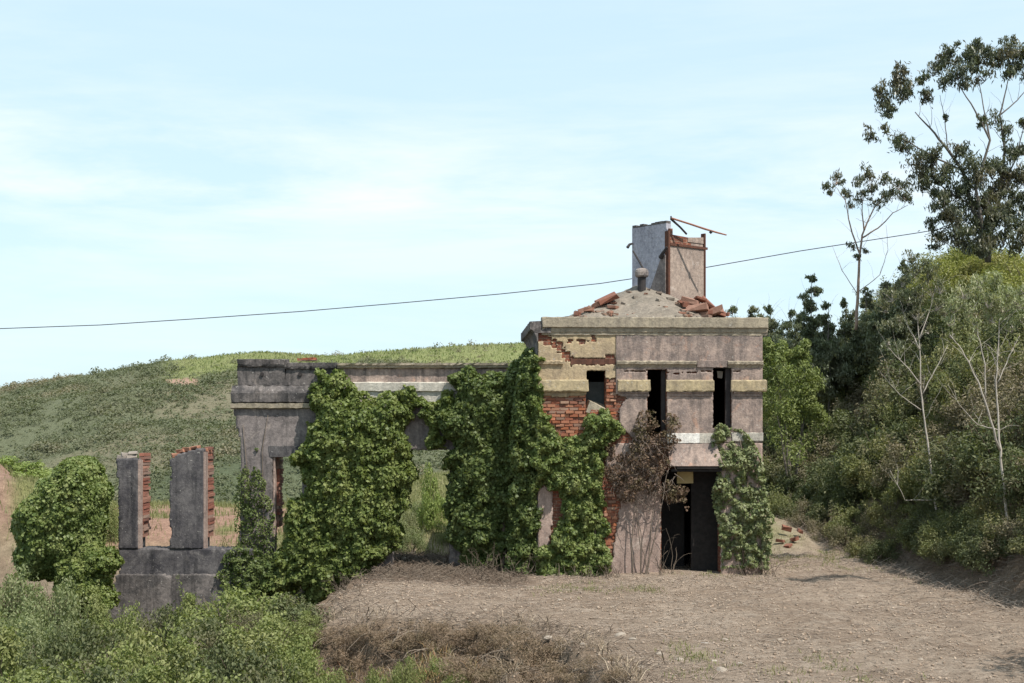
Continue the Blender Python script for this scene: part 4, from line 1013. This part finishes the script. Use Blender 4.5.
# the steep slope at the right
rs = np.random.default_rng(77); spots = []
SL = SLOPE[::-1]
labs = {'gorse': 'dark green gorse shrub on the steep slope right of the tower', 'gorse2': 'broad dark shrub on the steep slope right of the tower', 'olive': 'olive green shrub on the steep slope right of the tower',
        'olive2': 'taller olive shrub on the steep slope right of the tower', 'brown': 'brownish half dry shrub on the steep slope right of the tower', 'lime': 'yellow green shrub at the sunny top of the right slope'}
tries = 0
while len(spots) < 298 and tries < 40000:
    tries += 1
    Y = rs.uniform(30, 70); px = rs.uniform(755, 1075); x = X(px, Y)
    if tries < 6000:
        q_ = rs.uniform(0, 1); Y = 31 + 30 * q_; x = float(np.interp(Y, [24, 33, 42, 52, 60], [11.6, 11.15, 11.2, 10, 6])) + rs.uniform(-.35, 2.2); px = CX + x / Y * F
        if px > 1075: continue
    d = float(sdist(np.array([x]), np.array([Y]), SL)[0])
    if d < (.45 if Y < 41 else -.4) or d > 15: continue
    if x < 7.2 and Y < 50: continue
    if any((x - a) ** 2 + (Y - b) ** 2 < (.98 if d > 2 else .7) ** 2 for a, b in spots): continue
    z = zat(x, Y); cap = HY - (z + 1.5 - CZ) / Y * F
    if cap < float(np.interp(px, [700, 800, 860, 880, 910, 950, 1024, 1100], [322, 322, 304, 292, 268, 250, 243, 240])): continue
    spots.append((x, Y))
    py = HY - (z + 1.2 - CZ) / Y * F
    nn = float(vnoise(np.array([x * .35]), np.array([Y * .35]), 0, 3)[0]); rr = rs.random()
    if py < 300 and px > 905 and rr < .75: key = 'lime'
    elif nn > .25 and rr < .7: key = 'brown' if rr < .35 else 'olive2'
    elif nn < -.2 and rr < .8: key = 'gorse' if rr < .4 else 'gorse2'
    else: key = ['gorse', 'gorse2', 'olive', 'olive2', 'olive', 'brown'][int(rr * 5.99)]
    small = .6 if d < 1.6 else 1.0
    shrub(key, (x, Y, z - .12), small * rs.uniform(.8, 1.3), rs.uniform(.8, 1.15), labs[key], 'slope shrubs ' + key)
for px, py, s in ((985, 560, .75), (955, 556, .7), (1020, 545, .8), (965, 540, .7), (925, 548, .6), (1000, 530, .7)):
    h = hit(px, py); shrub('olive', (h[0], h[1] + .4, h[2] - .1), s, .9, 'low green shrub at the foot of the pale barked trees', 'low shrubs by the pale barked trees')

shrub('gorse', (11.4, 21.0, zat(11.4, 21.0)), 1.9, 1.9, 'large dark shrub just beyond the right edge near the viewer')
# ================================================================== trees
def clump_list(pts, n): return [(a, b, c, int(n * (c / 18) ** 2), d) for a, b, c, d in pts]
tree('eucalyptus', 'tall open crowned eucalyptus reaching the right edge of the sky', 'tree', 53,
     [([(988, 262, 0), (984, 235, 0), (972, 205, 0), (962, 170, .2), (948, 150, .3), (930, 128, .4), (915, 112, .5)], .20, .03),
      ([(988, 262, .1), (992, 225, .2), (1000, 190, .3), (1005, 150, .3), (1000, 115, .2), (1008, 80, .2)], .17, .03),
      ([(984, 240, -.1), (976, 190, -.3), (990, 140, -.5), (975, 110, -.6), (958, 84, -.6)], .12, .025),
      ([(990, 140, -.5), (985, 115, -.5), (978, 75, -.3)], .06, .02), ([(962, 170, .2), (930, 155, 0), (905, 140, -.2), (882, 132, -.2)], .07, .018),
      ([(972, 205, 0), (945, 190, .4), (925, 168, .6)], .07, .02), ([(1000, 190, .3), (1015, 160, .2), (1026, 120, 0)], .07, .02), ([(992, 225, .2), (1012, 200, 0), (1030, 170, 0)], .07, .02), ([(984, 235, 0), (950, 225, .3), (925, 235, .4)], .06, .015),
      ([(1000, 115, .2), (1018, 100, .4), (1030, 85, .4)], .05, .02), ([(948, 150, .3), (945, 120, .5), (940, 95, .6)], .04, .012)],
     clump_list([(885, 100, 13, .4), (897, 87, 13, .4), (908, 92, 13, .5), (920, 80, 9, .5), (890, 112, 9, .3), (882, 90, 8, .2), (933, 70, 11, .6), (945, 62, 12, .3), (958, 72, 14, -.5), (970, 60, 14, -.4), (985, 56, 14, -.3), (1000, 58, 14, 0), (1014, 56, 13, .2), (1024, 66, 14, .3), (1010, 72, 12, .2), (985, 74, 12, -.3), (965, 84, 10, -.6), (1030, 52, 12, .2), (945, 80, 9, 0),
                 (872, 134, 8, -.2), (885, 128, 7, -.2), (900, 140, 10, -.2), (908, 147, 10, -.1), (918, 160, 13, .4), (928, 172, 14, .6), (922, 186, 12, .6), (935, 158, 12, .2), (942, 175, 15, .4), (940, 195, 14, .4), (955, 190, 15, .4), (970, 165, 15, -.2), (962, 150, 11, 0), (975, 180, 17, -.2), (992, 170, 16, .2), (1006, 172, 15, .3), (1000, 190, 16, .3), (1012, 190, 15, .2), (985, 200, 16, .0), (968, 208, 15, .2), (1010, 212, 15, 0), (1022, 205, 15, 0), (994, 222, 14, .3), (950, 214, 13, .3), (932, 228, 9, .4), (1024, 178, 13, .1), (975, 228, 14, .2), (1020, 228, 14, .2),
                 (985, 122, 8, -.5), (996, 118, 8, 0), (946, 118, 4, .5), (1022, 122, 8, .1), (1026, 150, 10, .1), (1032, 130, 9, 0), (955, 236, 13, .3), (940, 240, 12, .2), (966, 240, 15, -.3), (985, 238, 15, -.4), (1003, 236, 16, -.3), (1020, 244, 16, -.2), (993, 205, 14, -.6), (1015, 150, 13, .2), (1030, 190, 14, 0), (1005, 130, 10, .3), (958, 222, 13, -.3), (978, 248, 14, -.5), (945, 205, 13, -.3), (900, 72, 9, .2), (925, 92, 9, .4), (975, 48, 11, -.3), (1012, 46, 11, 0), (950, 52, 9, .2)], 230), M['euc'], M['bark_g'], .27, .26, seed=1, sub=8, per=1.22)
tree('eucalyptus', 'slender small crowned eucalyptus standing left of the tall one', 'tree', 56,
     [([(856, 330, 0), (858, 295, 0), (859, 265, 0), (862, 235, 0), (872, 212, .1), (884, 195, .1)], .12, .025),
      ([(860, 255, 0), (850, 225, .2), (845, 200, .2), (836, 187, .2)], .06, .015), ([(862, 238, 0), (878, 228, -.1), (893, 213, -.2), (908, 205, -.2)], .06, .015),
      ([(864, 230, 0), (862, 205, .1), (865, 188, .2)], .05, .015), ([(858, 292, 0), (880, 275, .2), (888, 250, .3), (886, 225, .3)], .03, .008), ([(858, 295, 0), (842, 270, -.2), (832, 245, -.2)], .03, .008)],
     clump_list([(826, 185, 7, .2), (836, 180, 8, .2), (832, 192, 6, .2), (848, 193, 8, .2), (858, 180, 9, .1), (867, 172, 8, .2), (872, 186, 11, .1), (862, 196, 8, .1), (884, 180, 10, .1), (890, 192, 11, 0), (900, 184, 10, 0), (906, 195, 9, -.2), (850, 205, 5, .2), (853, 245, 6, .1), (865, 250, 4, 0), (858, 256, 5, 0), (878, 200, 7, 0)], 300), M['euc'], M['bark_r'], .24, .26, seed=2, sub=7)
Ya = 39.8
tree('young_eucalyptus', 'white trunked young tree with thin olive crown, left of two on the slope foot', 'tree', Ya,
     [([(940, 534, 0), (934, 490, 0), (927, 440, .1), (922, 400, .1), (920, 350, .1), (917, 310, .2)], .062, .016),
      ([(921, 385, .1), (905, 365, 0), (885, 345, -.2)], .03, .008), ([(922, 395, .1), (935, 370, .2), (948, 345, .3)], .03, .008), ([(934, 500, 0), (905, 500, -.2), (890, 470, -.3)], .025, .008), ([(920, 350, .1), (908, 325, .3), (900, 300, .4)], .03, .008), ([(919, 340, .1), (930, 310, .2), (936, 285, .2)], .03, .008), ([(921, 410, .1), (900, 395, .2), (880, 372, .3)], .022, .006)],
     clump_list([(902, 280, 12, .3), (915, 270, 13, .2), (928, 276, 12, .2), (940, 288, 10, .2), (892, 296, 10, .4), (908, 298, 12, .3), (922, 292, 12, .2), (886, 308, 8, .4), (936, 305, 10, .2), (945, 312, 7, .3), (900, 318, 8, .3), (918, 315, 9, .1), (912, 258, 8, .2), (928, 330, 6, .1), (950, 335, 5, .3), (888, 342, 4, -.2)], 260), M['euc_y'], M['bark_w'], .14, .26, seed=3, sub=10, per=1.4)
Yb = 34.0
tree('young_eucalyptus', 'white trunked young tree with pale drooping crown nearest the right edge', 'tree', Yb,
     [([(1012, 560, 0), (1006, 510, 0), (1001, 460, 0), (998, 420, .1), (996, 380, .1), (998, 345, .1), (1000, 318, .1)], .062, .016),
      ([(1000, 450, 0), (988, 410, -.2), (975, 375, -.3), (962, 350, -.4), (950, 335, -.4)], .045, .012), ([(985, 400, -.2), (985, 365, -.3), (978, 335, -.3), (976, 315, -.3)], .03, .01), ([(996, 385, .1), (1010, 355, .2), (1020, 335, .2)], .025, .008), ([(998, 430, 0), (978, 425, .2), (960, 405, .3), (948, 385, .3)], .02, .006)],
     clump_list([(965, 292, 12, -.3), (980, 285, 13, -.2), (995, 282, 13, 0), (1008, 290, 12, .1), (1018, 302, 11, .1), (955, 306, 10, -.4), (970, 305, 12, -.3), (988, 300, 13, -.1), (1003, 305, 12, .1), (1022, 318, 8, .2), (950, 322, 7, -.4), (1012, 328, 7, .2), (975, 322, 8, -.3), (992, 318, 8, 0), (972, 338, 5, -.3), (1024, 288, 9, .2)], 280), M['pale_euc'], M['bark_w'], .13, .26, seed=4, sub=10, per=1.5)
lb = 'dark bushy tree on the skyline right behind the tower'
gbk = 'dark trees on the skyline behind the tower'
rt = random.Random(8)
for i, (px, top, w, Y, bot) in enumerate(((733, 306, 16, 60, 350), (750, 305, 18, 60, 355), (771, 306, 20, 59, 360), (790, 308, 20, 57, 365), (812, 274, 17, 58, 370), (829, 302, 20, 57, 375), (846, 298, 20, 58, 370), (866, 288, 22, 57, 365), (886, 282, 22, 55, 360), (905, 260, 18, 54, 345))):
    cl = []
    n = max(3, int((bot - top) / 9))
    for k in range(n):
        t = k / (n - 1); cl.append((px + rt.uniform(-.6, .6) * w * (.25 + t), top + 5 + t * (bot - top), 5 + t * w * .7, 420, rt.uniform(-.4, .4)))
        if t > .3: cl.append((px + rt.choice((-1, 1)) * w * (.35 + .4 * t), top + 10 + t * (bot - top), 5 + t * w * .5, 300, rt.uniform(-.5, .5)))
    nm = {4: 'pointed dark tree standing highest above the skyline behind the tower', 9: 'dark bushy tree at the crest left of the tall eucalyptus foot'}.get(i, lb)
    tree('dark_tree', nm, 'tree', Y, [([(px, bot + 40, 0), (px + 1, bot, 0), (px - 1, (top + bot) / 2, 0), (px, top + 4, 0)], .09, .015)],
         [(a, b, c, int(d * (c / 11) ** 2) + 30, e) for a, b, c, d, e in cl], M['euc_b'], M['bark_g'], .2, .32, seed=60 + i, sub=7, group=None if i in (4, 9) else gbk)

# ================================================================== cable, loose stones, litter
CYB = 60.0
cp = [(-1400, 320), (-600, 333), (-60, 330.5), (0, 328.6), (100, 325), (200, 318.5), (300, 311.5), (400, 303), (500, 294), (600, 283.5), (700, 268.5), (800, 251), (920, 232.5), (1060, 208), (1200, 182)]
mb = MB(); mb.tube([tuple(W(a, b, CYB)) for a, b in cp], .018, 6); cab = mb.build('overhead_cable', M['cable'])
tag(cab, 'thin black overhead cable sagging across the sky behind the tower', 'cable')

def stone_mb(r, s, flat=.6):
    import bmesh
    bm = bmesh.new(); bmesh.ops.create_icosphere(bm, subdivisions=2, radius=.5)
    pl = [(Vector((r.gauss(0, 1), r.gauss(0, 1), r.gauss(0, 1))).normalized(), r.uniform(.24, .42)) for _ in range(7)]
    for v_ in bm.verts:
        for nrm, d in pl:
            q = v_.co.dot(nrm) - d
            if q > 0: v_.co -= nrm * q
        v_.co = Vector((v_.co.x * 1.2, v_.co.y, v_.co.z * flat)) * s
    me = bpy.data.meshes.new('stone'); bm.to_mesh(me); bm.free(); return me
rk = random.Random(12)
rock_me = [stone_mb(rk, 1.0) for _ in range(5)]
for me in rock_me: me.materials.append(M['rock'])
rock_mw = [stone_mb(rk, 1.0, .5) for _ in range(3)]
for me in rock_mw: me.materials.append(M['rock_w'])
def stone(px, py, s, white, label, group):
    h = hit(px, py); o = bpy.data.objects.new('stone', rk.choice(rock_mw if white else rock_me)); COL.objects.link(o)
    o.location = (h[0], h[1], h[2] - s * .04); o.scale = (s, s, s * rk.uniform(.7, 1.1)); o.rotation_euler = (rk.uniform(-.3, .3), rk.uniform(-.3, .3), rk.uniform(0, 6)); return tag(o, label, 'stone', group)
for px, py, s in ((705, 643, .16), (742, 665, .22), (714, 661, .12), (650, 612, .08), (826, 667, .10)):
    stone(px, py, s, True, 'small whitish stone on the bare soil in front of the tower', 'whitish stones on the track')
for px, py, s in ((620, 636, .24), (633, 640, .16), (660, 655, .2), (722, 671, .26), (397, 602, .15), (485, 610, .13), (560, 600, .12), (612, 607, .1), (586, 646, .2), (725, 640, .12), (780, 640, .1), (850, 650, .12), (920, 660, .14), (640, 668, .18), (606, 660, .2), (548, 640, .16), (470, 622, .16), (440, 606, .12), (694, 604, .1), (905, 610, .1), (880, 625, .1), (680, 660, .16), (760, 610, .1), (530, 606, .1)):
    stone(px, py, s, False, 'small grey brown stone lying on the bare soil of the track', 'grey brown stones on the track')
for px, py, s in ((405, 560, .3), (412, 553, .24), (425, 567, .28), (432, 556, .22), (440, 571, .22), (420, 577, .2), (396, 566, .2), (445, 560, .26), (385, 573, .18), (455, 572, .2)):
    stone(px, py, s, px % 2 == 0, 'rubble stone on the dark litter inside the wide wing opening', 'rubble stones in the wing opening')
for px, py, sx, sz, ry in ((786, 527, .7, .3, .2), (794, 534, .5, .3, -.3), (780, 535, .6, .2, .1), (800, 529, .45, .25, .5), (788, 538, .5, .18, 0)):
    h = hit(px, py + 9, 40, 60); rubble(px, HY - (h[2] + .06 - CZ) / h[1] * F - (537 - py) * .6, h[1], sx * .42, .22, sz * .42, (random.uniform(-.3, .3), ry, random.uniform(-.7, .7)), M['rub1'], 'fallen_masonry', 'reddish masonry lump heaped where the track ends behind the tower', 'reddish rubble at the end of the track')
# gravel, clods and chips: uncountable litter
def scatter_mask(n, x0, x1, y0, y1, fn, r):
    out = []
    for _ in range(60):
        if sum(len(o) for o in out) >= n: break
        x = r.uniform(x0, x1, n); y = r.uniform(y0, y1, n); k = r.random(n) < fn(x, y)
        out.append(np.stack([x[k], y[k]], 1))
    p = np.concatenate(out); return p[np.arange(n) % len(p)]
def bare(x, y):
    db = -sdist(x, y, BRINK); dS = sdist(x, y, SL); px = CX + x / y * F
    w = (db < 1.2) & (dS < 1.6) & (px > 290) & (px < 1060) & ~((x > .2) & (x < 7) & (y > 37.6) & (y < 43)) 
    w = w * np.where(x < .6, 1 - sstep(34.5, 38.5, y + .8 * fbm(x, y, 0, 49, 3)), 1)
    return w * np.where(w > 0, .35 + .65 * sstep(-.2, .5, fbm(x * .8, y * .8, 0, 44, 3)), 0)
r = np.random.default_rng(3)
OCT = np.array([(1, 0, 0), (-1, 0, 0), (0, 1, 0), (0, -1, 0), (0, 0, 1), (0, 0, -1)], float)
OF = np.array([(0, 2, 4), (2, 1, 4), (1, 3, 4), (3, 0, 4), (2, 0, 5), (1, 2, 5), (3, 1, 5), (0, 3, 5)])
n = 16000; p = scatter_mask(n, -6, 14, 20.5, 44, bare, r); zz = terrain(p[:, 0], p[:, 1])
s = .009 + .03 * r.random(n) ** 3.5 + .02 * (r.random(n) < .02)
V = OCT[None] * r.uniform(.6, 1.4, (n, 6, 1)) * s[:, None, None]; a = r.uniform(0, 6.28, n); ca, sa = np.cos(a)[:, None], np.sin(a)[:, None]
V = np.stack([V[..., 0] * ca - V[..., 1] * sa, V[..., 0] * sa + V[..., 1] * ca, V[..., 2] * .7], -1) + np.concatenate([p, zz[:, None] + s[:, None] * .3], 1)[:, None]
tag(quads('gravel', V, (OF[None] + np.arange(n)[:, None, None] * 6).reshape(-1, 3), M['gravel']), kind='stuff')
def sticks(name, n, x0, x1, y0, y1, fn, l0, l1, w, mat, r, lift=.01, tilt=.15):
    p = scatter_mask(n, x0, x1, y0, y1, fn, r); zz = terrain(p[:, 0], p[:, 1]) + lift
    a = r.uniform(0, np.pi, n); l = r.uniform(l0, l1, n) ; tl = r.normal(0, tilt, n)
    d = np.stack([np.cos(a), np.sin(a), tl], 1) * l[:, None] * .5; q = np.stack([-np.sin(a), np.cos(a), np.zeros(n)], 1) * w * r.uniform(.5, 1.4, n)[:, None]
    upv = np.array([0, 0, w]) ; c = np.concatenate([p, (zz + np.abs(d[:, 2]))[:, None]], 1)
    V = np.stack([c - d - q, c - d + q, c - d + upv * 1.4, c + d - q * .5, c + d + q * .5, c + d + upv * .8], 1)
    Q = np.array([(0, 1, 4, 3), (1, 2, 5, 4), (2, 0, 3, 5)])
    return tag(quads(name, V, (Q[None] + np.arange(n)[:, None, None] * 6).reshape(-1, 4), mat), kind='stuff')
sticks('dry_twigs', 16000, -6, 14, 20.5, 44, bare, .04, .26, .006, M['twig'], r)
def bankw(x, y):
    db = -sdist(x, y, BRINK); return sstep(-1.4, .6, db + .7 * fbm(x * .9, y * .9, 0, 50, 3)) * (db < 2.4) * (y < 33) * (y > 20)
sticks('bank_twigs', 2600, -7, 3, 20, 33, bankw, .10, .55, .007, M['dtwig'], r, .03, .35)
def slopew(x, y):
    d = sdist(x, y, SL); return np.where((d > -.7) & (d < 1.8) & (y < 56), 1.0, 0)
sticks('slope_twigs', 8000, 8, 15, 22, 56, slopew, .10, .5, .007, M['twig'], r, .03, .3)
def ivyfoot(x, y): return sstep(34.5, 38.5, y + .9 * fbm(x, y, 0, 51, 3)) * (1 - sstep(-.2, .6, x)) * (x > -4.2) * (y < 43)
sticks('litter_twigs', 8000, -4.5, .8, 34, 43, ivyfoot, .08, .45, .008, M['dtwig'], r, .03, .3)
# curved roots and cut branches on the bank
rr_ = random.Random(21); mb = MB()
for k in range(200):
    if k < 130: px, py = rr_.uniform(322, 600), rr_.uniform(618, 676)
    else: px, py = rr_.uniform(900, 1024), rr_.uniform(565, 606)
    h = hit(px, py); q = np.array(h) + np.array([0, 0, .03]); a = rr_.uniform(0, 6.28); l = rr_.uniform(.05, .16); P = []; vz = rr_.uniform(.0, .5)
    for i in range(8):
        g_ = zat(q[0], q[1]); q[2] = max(g_ + .01, q[2]); P.append(tuple(q)); a += rr_.uniform(-.45, .45); vz -= .13
        q = q + np.array([math.cos(a) * l, math.sin(a) * l * .7, vz * l])
    w_ = rr_.uniform(.004, .012); mb.tube(P, [w_ * (1 - .09 * i) for i in range(8)], 5, False)
tag(mb.build('dead_roots', M['root']), kind='stuff')
# grasses
def blades(name, n, x0, x1, y0, y1, fn, h0, h1, w, mat, r, lean=.35):
    p = scatter_mask(n, x0, x1, y0, y1, fn, r); zz = terrain(p[:, 0], p[:, 1]) - .01
    a = r.uniform(0, 6.28, n); h = r.uniform(h0, h1, n); b = np.stack([np.cos(a), np.sin(a), 0 * a], 1) * (w * r.uniform(.6, 1.4, n))[:, None]
    le = r.normal(0, lean, (n, 2)) * h[:, None]; c = np.concatenate([p, zz[:, None]], 1)
    m1 = c + np.concatenate([le * .35, (h * .6)[:, None]], 1); tp = c + np.concatenate([le, (h * r.uniform(.8, 1, n))[:, None]], 1)
    V = np.stack([c - b, c + b, m1 + b * .8, tp, m1 - b * .8], 1)
    me_V = V.reshape(-1, 3); base = np.arange(n)[:, None] * 5
    T = np.concatenate([base + np.array([[0, 1, 2]]), base + np.array([[0, 2, 4]]), base + np.array([[4, 2, 3]])])
    return tag(quads(name, me_V, T, mat), kind='stuff')
def bermw(x, y):
    px = CX + x / y * F; dS = sdist(x, y, SL)
    w = sstep(42.5, 46, y) * (dS < 0) * (px > -20) * (px < 560)
    red = sstep(.1, .5, .6 - np.abs(px - 190) / 260 + .4 * fbm(x * .5, y * .5, 0, 61, 4)) * (y < 58)
    return w * (1 - .93 * red) * (1 - .9 * (1 - sstep(2, 26, px)) * (y < 52))
blades('berm_grass', 30000, -24, 4, 42.5, 66, bermw, .1, .38, .012, M['grass'], r)
def weedw(x, y):
    px = CX + x / y * F; z = terrain(x, y, False); py = HY - (z - CZ) / y * F
    w = np.zeros_like(x)
    for a, b, ra, rb in ((590, 586, 24, 4), (715, 571, 18, 5), (745, 576, 20, 4), (800, 552, 50, 12), (860, 560, 40, 8), (780, 672, 60, 12), (700, 660, 30, 14), (640, 590, 20, 3), (440, 552, 22, 6), (560, 592, 20, 4), (690, 568, 24, 5), (960, 575, 30, 8), (850, 675, 40, 8)):
        w = np.maximum(w, np.exp(-((px - a) / ra) ** 2 - ((py - b) / rb) ** 2))
    return w * sstep(-.1, .4, fbm(x * 1.7, y * 1.7, 0, 46, 3)) * (1 - (x > .75) * (x < 6.7) * (y > 37.95) * (y < 43))
blades('weeds', 4200, -4, 13, 20.5, 56, weedw, .03, .14, .007, M['grass'], r, .5)
def redw(x, y):
    px = CX + x / y * F; db = -sdist(x, y, BRINK); return np.where((px > 325) & (px < 480) & (db > .5) & (db < 4) & (y < 30), sstep(-.2, .4, fbm(x * 1.3, y * 1.3, 0, 47, 3)), 0)
blades('reddish_grass', 5000, -4.5, 1, 22, 30, redw, .08, .32, .006, M['redgrass'], r, .6)
def dryw(x, y):
    px = CX + x / y * F; db = -sdist(x, y, BRINK); return np.where((px > 320) & (px < 640) & (db > -.5) & (db < 1.6) & (y < 31), sstep(-.3, .4, fbm(x * 1.1, y * 1.1, 0, 48, 3)), 0)
blades('dry_grass', 1800, -5, 2.5, 20.5, 31, dryw, .08, .34, .006, M['drygrass'], r, .7)
# far hillside: scrub too small and dense to count, and the grass of its top
def hillw(x, y):
    px = CX + x / y * F; dS = sdist(x, y, SL)
    c, g_ = surf_color(x, y, np.zeros_like(x)); e = np.hypot((px - 183) / 22, (y - 212) / 9)
    gap = sstep(-.05, .35, fbm(x * .11, y * .11, 0, 171, 4))
    return (px > -30) & (px < 800) & (dS < -3) & (e > .8) & (r.random(len(x)) > g_ * .86) & (r.random(len(x)) > gap * .75)
n = 52000; p = scatter_mask(n, -110, 60, 78, 262, hillw, r); zz = terrain(p[:, 0], p[:, 1]); ch = []
sz = .22 + .42 * r.random(n) ** 2.2
for k in range(7):
    d = unit(r.normal(0, 1, (n, 3))); d[:, 2] = np.abs(d[:, 2])
    P = np.stack([p[:, 0], p[:, 1], zz], 1) + d * sz[:, None] * np.array([.75, .75, .8])
    dd = d * .5; dd[:, 2] += .9
    ch.append(leaves(P, dd, sz * .55, .7, .4, 0, r))
n2 = 3600; p2 = scatter_mask(n2, -110, 60, 84, 262, lambda x, y: hillw(x, y) * (fbm(x * .06, y * .06, 0, 172, 3) > -.2), r); z2 = terrain(p2[:, 0], p2[:, 1]); s2 = .4 + 1.15 * r.random(n2) ** 2.2
for k in range(60):
    d = unit(r.normal(0, 1, (n2, 3))); d[:, 2] = np.abs(d[:, 2])
    P = np.stack([p2[:, 0], p2[:, 1], z2], 1) + d * s2[:, None] * np.array([.9, .9, .95]) * r.uniform(.5, 1, (n2, 1))
    ch.append(leaves(P, d * .9 + np.array([0, -.1, .35]), s2 * .2 + .06, .7, .5, 0, r))
hs = leaf_obj('hill_scrub', ch, M['hillscrub'], None); tag(hs, kind='stuff')
def hgw(x, y):
    px = CX + x / y * F; c, g_ = surf_color(x, y, np.zeros_like(x)); return g_ * (px > 120) * (px < 780)
blades('hill_grass', 18000, -70, 50, 190, 262, hgw, .2, .6, .07, M['hgrass'], r)

# ================================================================== light, sky, camera
to_sun = Vector((.57, -.57, 1.24)).normalized(); el = math.asin(to_sun.z); az = math.atan2(to_sun.x, to_sun.y)
sl = bpy.data.lights.new('sun', 'SUN'); sl.energy = 4.0; sl.angle = math.radians(.5); sl.color = (1, .955, .88)
so = bpy.data.objects.new('sun', sl); COL.objects.link(so); so.rotation_euler = to_sun.to_track_quat('Z', 'Y').to_euler(); so.location = (20, -10, 40)
w = bpy.data.worlds.new('World'); SC.world = w; w.use_nodes = True
nt = w.node_tree; N = nt.nodes; L = nt.links; N.clear()
sky = N.new('ShaderNodeTexSky'); sky.sky_type = 'NISHITA'; sky.sun_disc = False; sky.sun_elevation = el; sky.sun_rotation = az
sky.air_density = 1.0; sky.dust_density = 1.2; sky.ozone_density = 1.0; sky.altitude = 50
tc = N.new('ShaderNodeTexCoord').outputs['Generated']
c1 = ramp(nt, nz(nt, 2.2, scaled(nt, tc, (1, 1, 6)), 7, .62, .3), .45, .64)
c2 = ramp(nt, nz(nt, 5.0, scaled(nt, tc, (1, 1, 9)), 6, .6, .6), .45, .8)
sp = N.new('ShaderNodeSeparateXYZ'); L.new(tc, sp.inputs[0])
bandr = N.new('ShaderNodeValToRGB'); L.new(sp.outputs[2], bandr.inputs[0]); e = bandr.color_ramp.elements
e[0].position = .0; e[0].color = (.25, .25, .25, 1); e[1].position = .32; e[1].color = (.12, .12, .12, 1)
for q, vv in ((.09, .3), (.14, .55), (.165, 1.0), (.19, .8), (.23, .3)):
    x = e.new(q); x.color = (vv, vv, vv, 1)
cl = mul(nt, c1, bandr.outputs['Color'])
add = N.new('ShaderNodeMath'); add.operation = 'ADD'; add.use_clamp = True
L.new(mul(nt, cl, .85), add.inputs[0]); L.new(mul(nt, c2, .06), add.inputs[1])
veil = mixc(nt, .7, sky.outputs[0], (5.15, 6.75, 7.55))
colr = mixc(nt, add.outputs[0], veil, (7.0, 7.25, 7.5))
bg = N.new('ShaderNodeBackground'); bg.inputs['Strength'].default_value = .1; L.new(colr, bg.inputs['Color'])
ow = N.new('ShaderNodeOutputWorld'); L.new(bg.outputs[0], ow.inputs['Surface'])
cam = bpy.data.cameras.new('camera'); cam.sensor_width = 36; cam.lens = F / 1024 * 36; cam.shift_y = (HY - 341.5) / 1024
cam.clip_end = 4000; cam.clip_start = .1
co = bpy.data.objects.new('camera', cam); COL.objects.link(co); co.location = (0, 0, CZ); co.rotation_euler = (math.pi / 2, 0, 0); SC.camera = co
SC.render.engine = 'CYCLES'
SC.cycles.max_bounces = 6; SC.cycles.diffuse_bounces = 3; SC.cycles.transmission_bounces = 3; SC.cycles.transparent_max_bounces = 4
vs_ = SC.view_settings; vs_.view_transform = 'Standard'; vs_.look = 'None'; vs_.gamma = 1; vs_.use_curve_mapping = False; vs_.exposure = 0.65
for k, o in proto.items():
    if 'used' in o: del o['used']
for o in list(SC.objects):
    if 'used' in o: del o['used']
